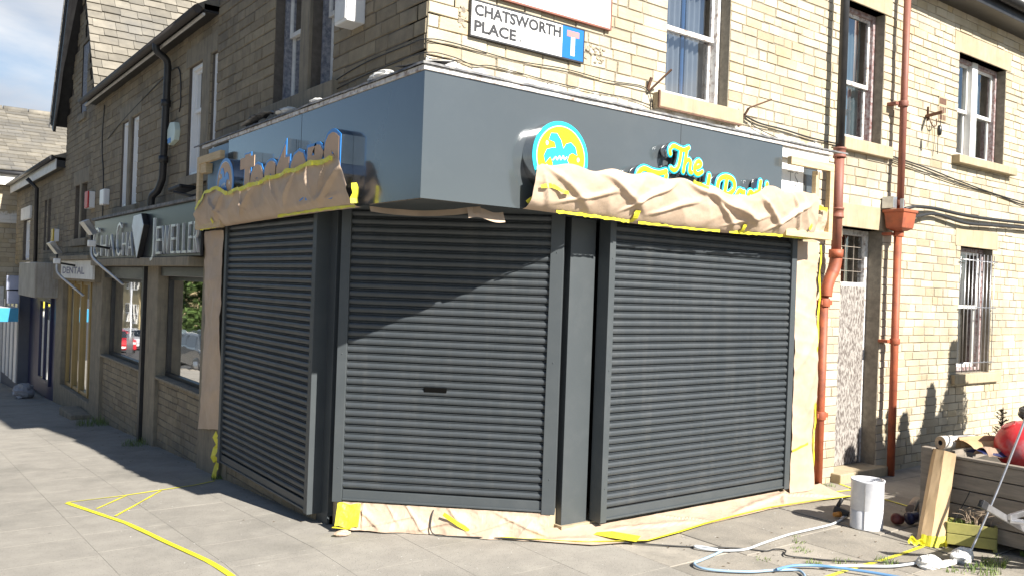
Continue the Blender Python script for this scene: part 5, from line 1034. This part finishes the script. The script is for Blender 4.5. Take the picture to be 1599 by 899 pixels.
# casts the tall shadows on the wall: a planter of slim shrubs further right
t = thing('timber_planter', (9.9, 2.6, -.1), 'long low timber planter of slim shrubs outside the right of the picture', 'planter')
MB().box(8.15, 10.9, 2.35, 2.85, -.1, .35).build('box', m_old, t, bevel=.01)
rs = random.Random(12)
for k, (x, h, w) in enumerate(((9.15, 2.05, .10), (9.42, 1.95, .14), (9.62, 1.6, .15), (9.95, 2.25, .16), (10.2, 1.9, .2), (10.5, 2.75, .17), (8.9, 1.95, .13), (8.65, 1.75, .15), (8.35, 1.35, .2), (10.0, 1.85, .25), (9.4, 1.75, .2), (9.75, 1.6, .3))):
    t = thing('slim_shrub', (x, 2.6, .3), 'slim upright shrub, %s of its planter row outside the right edge' % ('first', 'second', 'third', 'fourth', 'fifth', 'tallest', 'seventh', 'eighth', 'ninth', 'tenth', 'eleventh', 'last')[k], 'shrub', 'slim shrubs in the long planter')
    MB().tube([(x, 2.6, .3), (x, 2.6, .3+h)], .012, 6).build('trunk', m_bark, t); mb = MB()
    for _ in range(int(2300*h*w/.15)):
        z = rs.random()**.8; rr_ = 1.9*w*math.sin(math.pi*(z*.85+.1))*math.sqrt(rs.random())*(1+.3*math.sin(z*20)); a = rs.uniform(0, 6.283)
        p = Vector((x+rr_*math.cos(a)+.03*math.sin(z*5+k), 2.6+rr_*math.sin(a), .3+h*z)); d = Vector((rs.uniform(-1, 1), rs.uniform(-1, 1), rs.uniform(-.3, 1))).normalized()*.075; e = d.cross(Vector((rs.random(), 1, rs.random()))).normalized()*.026
        mb.add([p, p+d*.5+e, p+d, p+d*.5-e], [(0, 1, 2, 3)])
    mb.build('foliage', m_leaf, t)
# leaning cardboard channel
t = thing('cardboard_channel', (6.45, 3.22, -.1), 'long folded cardboard channel leaning on the planter, yellow tape at its foot', 'cardboard')
f0, f1, f2 = Vector((6.44, 3.31, -.095)), Vector((6.45, 3.235, -.095)), Vector((6.53, 3.17, -.09)); lean = Vector((.28, .03, .70)); ta, tb, tcc = Vector((6.72, 3.345, .605)), Vector((6.715, 3.28, .605)), Vector((6.74, 3.20, .59))
m_cd = mat('pale_cardboard', (.62, .44, .26), (.56, .39, .22), 5, .75, bump=.0008, bscale=60)
mb = MB(); n = 8
for (p, q, P0, Q0) in ((f0, f1, ta, tb), (f1, f2, tb, tcc)):
    mb.grid(lambda u, v: p.lerp(P0, v).lerp(q.lerp(Q0, v), u)+Vector((.003, .003, 0))*noise.noise(Vector((u*3, v*6, 1))), 3, 14, False)
mb.build('channel', m_cd, t, solid=.006)
mb = MB(); mb.grid(lambda u, v: (f0+Vector((.07, .06, 0))).lerp(ta+Vector((.07, .06, -.01)), v).lerp(f0.lerp(ta, v), u), 2, 4, False); mb.build('flap', m_cd, t, solid=.006)
mb = MB()
for (p, q) in ((f0, f1), (f1, f2)):
    o_ = Vector((-.006, -.006, 0)); mb.grid(lambda u, v: p.lerp(q, u)+o_+lean*(.0+.11*v)+Vector((0, 0, .004*math.sin(u*9))), 4, 3, False)
mb.grid(lambda u, v: Vector((6.36+.08*u, 3.35-.08*u+.01*math.sin(v*5), -.09+.06*v*(1-.5*u)+.012*math.sin(u*11))), 8, 4, False); mb.grid(lambda u, v: Vector((6.50+.05*u, 3.13+.05*u, -.093+.05*v+.01*math.sin(u*7))), 6, 3, False); mb.build('tape', m_tape, t)
# little green planter with grass and twigs
t = thing('small_planter', (6.85, 3.0, -.1), 'small mossy yellow green wooden planter box beside the leaning cardboard', 'planter')
m_moss = mat('mossy_wood', (.36, .33, .10), (.25, .24, .07), 6, .8, bump=.002, stain=(.14, .13, .06), sscale=4, sfac=.5)
fa, fb = Vector((6.57, 3.17, 0)), Vector((6.735, 2.885, 0)); dd = (fb-fa).normalized(); nb = Vector((-dd.y, dd.x, 0)); nb = nb if nb.x > 0 else -nb
for k in range(2):
    z = -.07+k*.085; mb = MB()
    for (p, q) in ((fa, fb), (fb, fb+nb*.16), (fb+nb*.16, fa+nb*.16), (fa+nb*.16, fa)): mb.bar(p+Z*(z+.04), q+Z*(z+.04), .018, .08)
    mb.build('board', m_moss, t, bevel=.003)
mb = MB(); mb.add([fa+Z*.06, fb+Z*.06, fb+nb*.16+Z*.06, fa+nb*.16+Z*.06], [(0, 1, 2, 3)]); mb.build('soil', m_dirt, t)
mb = MB(); mb.bar(fa+nb*.03+Z*-.085, fa+nb*.13+Z*-.085, .03, .03); mb.bar(fb+nb*.03+Z*-.085, fb+nb*.13+Z*-.085, .03, .03); mb.build('foot', m_moss, t)
def blades(mb, c, n, spread, h, r, w=.004, lean_=.5):
    for _ in range(n):
        a = r.uniform(0, 6.283); rr_ = spread*math.sqrt(r.random()); p = Vector((c[0]+rr_*math.cos(a), c[1]+rr_*math.sin(a), c[2])); b = r.uniform(0, 6.283); hh = h*r.uniform(.5, 1.2)
        d = Vector((math.cos(b)*hh*lean_*r.random(), math.sin(b)*hh*lean_*r.random(), hh)); e = Vector((-math.sin(b), math.cos(b), 0))*w
        mb.add([p-e, p+e, p+d*.6+e*.6, p+d*.6-e*.6, p+d*1.0+Vector((d.x, d.y, -.1*hh))*.4], [(0, 1, 2, 3), (3, 2, 4)])
rg = random.Random(5)
mb = MB(); [blades(mb, tuple(fa.lerp(fb, k/7)+nb*.06+Z*.06), 16, .04, .05, rg, .006) for k in range(5)]; mb.build('sprouts', m_grass, t)
m_twig = mat('dry_twigs', (.42, .33, .24), (.3, .22, .16), 20, .85)
mb = MB()
for k in range(34):
    p = fa.lerp(fb, rg.uniform(.4, .98))+nb*rg.uniform(.03, .13)+Z*.06; a = rg.uniform(0, 6.28); h = rg.uniform(.06, .15 if k > 3 else .24); s = rg.uniform(.02, .09)
    mb.tube(spline([p, p+Vector((math.cos(a)*s*.3, math.sin(a)*s*.3, h*.5)), p+Vector((math.cos(a)*s, math.sin(a)*s, h*.85)), p+Vector((math.cos(a+1)*s*1.3, math.sin(a+1)*s*1.3, h))], 3), [.0028]*5+[.0015]*5, 4)
mb.build('dry_stems', m_twig, t)
# pole leaning and wrapped in a rag at its foot
t = thing('spray_pole', (6.36, 2.92, -.09), 'thin silver extension pole leaning across the planter and buoy', 'pole')
MB().tube(spline([(6.37, 2.915, -.07), (6.50, 2.87, .18), (6.64, 2.82, .48), (6.76, 2.77, .78), (6.86, 2.73, 1.02), (7.0, 2.66, 1.26)]), .0085, 8).build('shaft', m_alu, t)
MB().lathe([(.006, 0), (.016, .01), (.018, .05), (.01, .08)], (6.355, 2.92, -.085), 12, Vector((.12, -.04, .25)).to_track_quat('Z', 'Y').to_matrix()).build('grip', m_upvc, t)
m_rag = mat('dirty_rag', (.72, .71, .68), (.55, .54, .52), 12, .85, bump=.006, bscale=40)
lump((6.33, 2.94, -.065), .06, 3, 'rag', m_rag, (1.5, .8, .75), label='crumpled white rag wrapped round the foot of the silver pole', cat='rag', group='white rags on the flagstones')
lump((5.98, 3.00, -.072), .075, 7, 'rag', m_rag, (1.1, .8, .5), label='rounded white rag lying on the flagstones left of the pole', cat='rag', group='white rags on the flagstones')
lump((6.14, 2.95, -.088), .05, 9, 'rag', m_rag, (2.2, .6, .25), label='thin trailing white rag between the two bigger rags', cat='rag', group='white rags on the flagstones')
# folding aluminium step ladder tipped over
t = thing('step_ladder', (6.9, 2.6, -.1), 'tipped aluminium step ladder at the lower right picture edge', 'ladder')
a0, a1 = Vector((6.05, 2.70, .405)), Vector((7.05, 2.45, -.085)); b0, b1 = a0+Vector((.22, -.42, .0)), a1+Vector((.22, -.42, 0))
for p, q in ((a0, a1), (b0, b1)): mb = MB(); mb.bar(p, q, .028, .045); mb.build('rail', m_alu, t, bevel=.004)
mb = MB(); mb.bar(a0, a0+(a1-a0).normalized()*.06, .036, .056); mb.bar(b0, b0+(b1-b0).normalized()*.06, .036, .056); mb.build('rubber_foot', m_blackpl, t, bevel=.005)
for k in range(4): f = .28+.2*k; mb = MB(); mb.bar(a0.lerp(a1, f), b0.lerp(b1, f), .075, .022); mb.build('tread', m_alu, t, bevel=.004)
c0, c1 = a0.lerp(a1, .22)+Vector((.02, -.03, .0)), Vector((7.5, 2.55, .34))
mb = MB(); mb.bar(c0, c1, .025, .04); mb.bar(c0+Vector((.18, -.34, 0)), c1+Vector((.18, -.34, 0)), .025, .04); mb.build('back_leg', m_alu, t, bevel=.004)
mb = MB(); mb.bar(c0.lerp(c1, .35)+Z*.03, c0.lerp(c1, .35)+Vector((.2, -.36, .03)), .16, .02); mb.build('platform', m_zinc, t, bevel=.004)
# hoses and cables on the ground
gh = lambda pts, h=.016: [(x, y, gz(y)+h) for x, y in pts]
m_hose = mat('pale_blue_hose', (.30, .42, .54), (.24, .36, .5), 3, .35); m_hose2 = mat('blue_hose', (.13, .27, .48), (.1, .22, .4), 3, .35); m_hosew = mat('white_hose', (.55, .58, .6), (.45, .48, .52), 3, .4)
MB().tube(spline(gh([(6.60, 4.04), (6.45, 4.00), (6.27, 3.97), (6.0, 3.97), (5.72, 3.97), (5.35, 3.93), (5.12, 3.90), (4.98, 3.94), (4.87, 4.02), (4.82, 4.11), (4.84, 4.14), (4.88, 4.10), (4.92, 4.0)])), .009, 8).build('air_hose', m_hosew, label='white air hose running from the spray gun across the flagstones', cat='hose')
MB().tube(spline(gh([(4.92, 3.96), (4.79, 3.93), (4.64, 3.90), (4.52, 3.87), (4.49, 3.78), (4.56, 3.68), (4.72, 3.56), (4.88, 3.50), (5.03, 3.42), (5.0, 3.34), (4.9, 3.25), (4.8, 3.1)], .017)), .009, 8).build('air_hose', m_hose, label='pale blue air hose with a sharp bend at the bottom centre right', cat='hose')
MB().tube(spline(gh([(4.88, 3.47), (5.05, 3.46), (5.20, 3.38), (5.30, 3.26), (5.4, 3.1), (5.5, 2.9)], .03)), .010, 8).build('air_hose', m_hose2, label='darker blue hose crossing the tangle at the bottom edge', cat='hose')
MB().tube(spline(gh([(5.26, 3.36), (5.45, 3.26), (5.67, 3.12), (5.85, 3.07), (5.96, 3.05)], .02)), .010, 8).build('air_hose', m_hosew, label='short white hose leading right to the rounded rag', cat='hose')
pts = [(3.42, 5.44+.0, .11), (3.36, 5.40, .05), (3.33, 5.37, -.05), (3.36, 5.33, gz(0)+.006), (3.46, 5.24, gz(0)+.006), (3.7, 5.02, -.085), (3.97, 4.80, -.085), (4.37, 4.54, -.085), (4.75, 4.22, -.092), (5.09, 3.97, -.092), (5.22, 3.82, -.092), (5.32, 3.80, -.088), (5.36, 3.74, -.088), (5.28, 3.69, -.088), (5.26, 3.64, -.086), (5.36, 3.55, -.092), (5.47, 3.43, -.092), (5.88, 3.12, -.092), (6.1, 2.9, -.092), (6.3, 2.7, -.092)]
MB().tube(spline(pts), .0055, 6).build('power_cable', m_cable, label='thin dark power cable from under the centre shutter with a small loop', cat='cable')
MB().tube(spline([(6.85, 3.08, .50), (6.80, 3.12, .3), (6.66, 3.18, .02), (6.62, 3.1, -.085), (6.58, 2.98, -.092)]), .003, 5).build('thin_wire', m_cable, label='thin dark wire dangling beside the cardboard channel', cat='cable')
# litter and weeds
def tuft(x, y, n, sp, h, lb, seed):
    mb = MB(); r = random.Random(seed); blades(mb, (x, y, gz(y)), int(n*.55) if y < 6 else n, sp, h*.8, r, .003, .9); mb.build('weed_tuft', m_grass, label=lb, cat='weeds', group='weeds in the pavement joints')
for k, (x, y, n, sp, h, lb) in enumerate(((5.07, 3.72, 50, .06, .022, 'low weeds in a joint above the blue hose bend'), (5.50, 3.70, 80, .08, .028, 'low weeds right of the small cable loop'), (5.66, 3.83, 50, .05, .028, 'small weeds in the joint right of the cable loop'), (5.77, 3.95, 30, .04, .02, 'tiny weeds by the white hose near the tin shadow'),
        (5.30, 3.46, 90, .06, .035, 'weeds beside the hose tangle'), (5.50, 3.35, 90, .09, .035, 'weeds in the joint right of the hose tangle'), (5.80, 3.22, 120, .08, .045, 'weeds between the tape line and the rounded rag'), (6.20, 2.74, 200, .12, .07, 'larger grass clump at the bottom right corner'), (6.42, 2.76, 160, .08, .09, 'tallest weed clump in front of the small planter'),
        (6.05, 2.86, 90, .09, .03, 'low weeds below the rounded rag'), (2.78, 14.3, 260, .30, .16, 'long grass at the wall foot below the dental shop corner'), (2.75, 11.6, 160, .22, .10, 'weeds at the foot of the jeweller pier'), (2.78, 8.55, 60, .07, .05, 'yellowed weeds at the foot of the left pier'), (7.6, 4.85, 80, .08, .04, 'weeds at the foot of the downpipe'), (6.9, 2.72, 80, .06, .07, 'dry grass under the step ladder'))):
    tuft(x, y, n, sp, h, lb, k)
lump((2.78, 5.70, gz(0)+.012), .032, 4, 'paper_scrap', m_paper, (1.5, .8, .5), label='small pinkish scrap of paper in front of the yellow taped corner', cat='scrap')
mb = MB(); r = random.Random(77)
for _ in range(420):
    if r.random() < .55: x, y = r.uniform(1.4, 4.6), r.uniform(4.2, 8.6)
    else: x, y = r.uniform(4.4, 7.6), r.uniform(2.8, 4.6)
    if y > 5.9 and x > 2.75: continue
    s = r.uniform(.003, .009); a = r.uniform(0, 6.28); z = gz(y)+.001
    mb.add([(x+s*math.cos(a+q*2.1)*r.uniform(.6, 1.2), y+s*math.sin(a+q*2.1)*r.uniform(.6, 1.2), z+r.uniform(0, .003)) for q in range(3)]+[(x, y, z+.003)], [(0, 1, 3), (1, 2, 3), (2, 0, 3)])
mb.build('paint_flakes', plain('pale_flakes', (.62, .6, .56), .8), kind='stuff', label='scattered pale paint flakes and grit on the pavement', cat='litter')
mb = MB()
for _ in range(130):
    x, y = (r.uniform(2.3, 2.86), r.uniform(6.3, 14)) if r.random() < .4 else (r.uniform(4.6, 7.4), r.uniform(2.8, 4.3))
    s = r.uniform(.006, .018); a = r.uniform(0, 6.28); z = gz(y)+.002
    mb.add([(x+s*math.cos(a), y+s*math.sin(a), z), (x+.4*s*math.cos(a+1.6), y+.4*s*math.sin(a+1.6), z+.004), (x-s*math.cos(a), y-s*math.sin(a), z), (x-.4*s*math.cos(a+1.6), y-.4*s*math.sin(a+1.6), z+.003)], [(0, 1, 2, 3)])
mb.build('dead_leaves', plain('leaf_litter', (.14, .10, .06), .9), kind='stuff', label='brown leaf litter and dirt along the joints', cat='litter')

# ------------------------------------------------------------------ across the road (seen mirrored in the shop glass)
def car(x, y, rz, col, label, cname):
    z = gz(y)-.17; t = thing('parked_car', (0, 0, 0), label, 'car', 'cars parked along the street')
    m = plain(cname, col, .25, coat=.6)
    side = [(-2.05, .28), (-2.08, .62), (-1.95, .86), (-1.2, .95), (-.55, 1.38), (.75, 1.44), (1.55, 1.28), (2.0, .95), (2.05, .55), (2.0, .28)]
    mb = MB(); n = len(side); vs = []
    for s, sc in ((-1, 1), (1, 1)):
        for (a, b) in side: vs.append((a, s*(.86 if b < 1.0 else .66), b))
    mb.add(vs, [tuple(range(n)), tuple(range(2*n-1, n-1, -1))]+[(i, i+n, (i+1) % n+n, (i+1) % n) for i in range(n)]); b_ = mb.build('body', m, t, bevel=.05)
    g = MB(); gm = plain(cname+'_glass', (.02, .025, .03), .08)
    for s in (-1, 1):
        q = lambda a, b: (a, s*(.872-.2*max(0, (b-.95))/.45*1.0+.0), b)
        g.add([q(-1.05, .98), q(-.05, .98), q(-.05, 1.34), q(-.50, 1.32)], [(0, 1, 2, 3)]); g.add([q(.03, .98), q(.95, .98), q(.85, 1.36), q(.03, 1.36)], [(0, 1, 2, 3)]); g.add([q(1.03, .98), q(1.6, .98), q(1.42, 1.26), q(.95, 1.34)], [(0, 1, 2, 3)])
    g.add([(-1.19, -.72, .975), (-1.19, .72, .975), (-.60, .6, 1.365), (-.60, -.6, 1.365)], [(0, 1, 2, 3)]); g.add([(1.63, -.6, 1.27), (1.63, .6, 1.27), (2.0, .74, .99), (2.0, -.74, .99)], [(0, 1, 2, 3)]); g.build('window', gm, t)
    for a in (-1.3, 1.3):
        for s in (-.80, .80):
            w = MB().lathe([(.2, -.1), (.30, -.1), (.32, -.08), (.32, .08), (.30, .1), (.2, .1)], (a, s, .32), 20, Matrix.Rotation(R(90), 3, 'X')).build('wheel', m_blackpl, t)
            MB().lathe([(0, -.105), (.2, -.102), (.2, .102), (0, .105)], (a, s, .32), 12, Matrix.Rotation(R(90), 3, 'X')).build('rim', m_alu, w)
    for s in (-.6, .6): MB().box(-2.10, -2.0, s-.16, s+.16, .60, .74).build('headlight', m_upvc, t, bevel=.02); MB().box(2.0, 2.07, s-.14, s+.14, .66, .84).build('tail_light', plain('tail_red', (.4, .02, .02), .3), t, bevel=.02)
    MB().box(-2.13, -2.07, -.26, .26, .38, .49).build('number_plate', m_signw, t)
    t.location = (x, y, z); t.rotation_euler = (0, R(0), rz); return t
car(-5.9, 57.5, R(90), (.5, .02, .03), 'red car far down the street, mirrored in the left shop glass', 'car_red')
car(-4.8, 39.5, R(90), (.30, .38, .42), 'blue grey car mirrored in the near shop glass', 'car_bluegrey')
car(-3.8, 31.5, R(90), (.06, .07, .08), 'dark car nearest the shop row, mirrored beside the papered pier', 'car_dark')
car(-8.2, 45.0, R(90), (.05, .05, .06), 'black car beneath the tree across the street', 'car_black')
car(-8.0, 63.0, R(90), (.4, .4, .42), 'silver car parked far across the street', 'car_silver')
def house(x1, y0, y1, h, label, mface):
    z = gz((y0+y1)/2)-.2; t = thing('stone_house', (x1-4, (y0+y1)/2, z), label, 'house', 'houses across the street')
    MB().box(x1-8, x1, y0, y1, z, z+h).build('wall', mface, t)
    MB().prism([(x1+.3, z+h), (x1-4, z+h+3), (x1-8.3, z+h)], lambda a, b, d: (a, d, b), y0-.2, y1+.2).build('roof', plain('dark_slates', (.09, .085, .085), .7), t)
    for k in range(int((y1-y0)/3)):
        for zz in (1.0, 4.0):
            y = y0+1.5+k*3; w = MB().box(x1, x1+.06, y-.55, y+.55, z+zz, z+zz+1.7).build('window', m_upvc, t)
            MB().box(x1+.06, x1+.065, y-.45, y+.45, z+zz+.1, z+zz+.8).box(x1+.06, x1+.065, y-.45, y+.45, z+zz+.9, z+zz+1.6).build('pane', m_glass_dark, w)
    for k in range(2):
        for zz in (1.0, 4.0):
            xx = x1-2.3-k*3; w = MB().box(xx-.5, xx+.5, y0-.06, y0, z+zz, z+zz+1.6).build('window', m_upvc, t)
            MB().box(xx-.4, xx+.4, y0-.065, y0-.06, z+zz+.1, z+zz+.75).box(xx-.4, xx+.4, y0-.065, y0-.06, z+zz+.85, z+zz+1.5).build('pane', m_glass_dark, w)
    d = MB().box(x1-3.2, x1-1.8, y0+1.5, y0+3, z+h+.4, z+h+2.2).build('dormer', m_upvc, t); MB().box(x1-3, x1-2, y0+1.49, y0+1.5, z+h+.8, z+h+1.9).build('pane', m_glass_dark, d)
m_house = mat('yellow_stone_house', (.44, .36, .2), (.36, .29, .17), 8, .9, bump=.01)
house(-12.6, 66, 78, 6.2, 'yellow stone house with white windows, farthest across the street', m_house); house(-12.6, 80, 94, 6.2, 'second yellow stone house beyond the first across the street', m_house)
house(-12.8, 20, 32, 6.0, 'stone house across the street opposite the terrace end', m_stone); house(-12.8, 2, 16, 6.2, 'stone house directly across the street from the shops', m_stone)
def tree(x, y, h, cr_, label, seed):
    r = random.Random(seed); z = gz(y)-.2; t = thing('tree', (x, y, z), label, 'tree', 'trees across the street')
    mb = MB(); mb.tube(spline([(x, y, z), (x+.1, y, z+h*.25), (x, y+.1, z+h*.5), (x+.1, y, z+h*.8)]), [.22-.006*k for k in range(25)], 8)
    for k in range(7): a = k*.9; mb.tube([(x, y, z+h*(.3+.06*k)), (x+math.cos(a)*cr_*.6, y+math.sin(a)*cr_*.6, z+h*(.5+.06*k))], [.08, .02], 5)
    mb.build('trunk', m_bark, t); mb = MB()
    cl = [(x+r.uniform(-1, 1)*cr_*.7, y+r.uniform(-1, 1)*cr_*.7, z+h*r.uniform(.12, .95), cr_*r.uniform(.28, .5)) for _ in range(34)]
    for (a, b, c, rad) in cl:
        for _ in range(330):
            d = Vector((r.gauss(0, 1), r.gauss(0, 1), r.gauss(0, .8))).normalized()*rad*r.uniform(.5, 1.05); p = Vector((a, b, c))+d; u = Vector((r.uniform(-1, 1), r.uniform(-1, 1), r.uniform(-1, 1))).normalized()*.2; v = u.cross(Vector((r.random(), r.random(), 1))).normalized()*.12
            mb.add([p-u, p+v, p+u, p-v], [(0, 1, 2, 3)])
    mb.build('crown', m_leaf, t)
tree(-10.2, 50.5, 9, 3.2, 'broad leafy tree across the street, mirrored in the near shop glass', 3); tree(-11.5, 44, 8, 3.0, 'leafy tree before the larger one across the street', 6); tree(-11.5, 38, 8, 3, 'leafy tree nearest the stone houses across the street', 9)
def lamp(x, y, h, label):
    z = gz(y)-.1; t = thing('street_lamp', (x, y, z), label, 'street lamp', 'street lamps across the street')
    MB().tube([(x, y, z), (x, y, z+1.2), (x, y, z+1.25), (x, y, z+h)], [.11, .11, .07, .05], 10).build('pole', m_zinc, t)
    MB().tube(spline([(x, y, z+h), (x+.1, y, z+h+.3), (x+.8, y, z+h+.45)]), .035, 8).build('arm', m_zinc, t); MB().box(x+.7, x+1.3, y-.12, y+.12, z+h+.38, z+h+.5).build('lamp_head', m_zinc, t, bevel=.03)
lamp(-5.2, 50, 6.5, 'grey lamp post mirrored between the red car and the black guide')
z = gz(34); t = thing('bus_stop_sign', (-3.2, 35, z), 'pole with a tall white and blue banner mirrored in the near shop glass', 'sign')
MB().tube([(-3.4, 36.5, z-.1), (-3.4, 36.5, z+4.2)], .04, 8).build('pole', m_zinc, t); MB().box(-4.0, -3.46, 36.47, 36.53, z+2.4, z+4.1).build('banner', m_signw, t); MB().box(-4.0, -3.46, 36.46, 36.54, z+2.3, z+2.4).build('blue_foot', m_ltblue, t)
print('objects', len(bpy.data.objects))
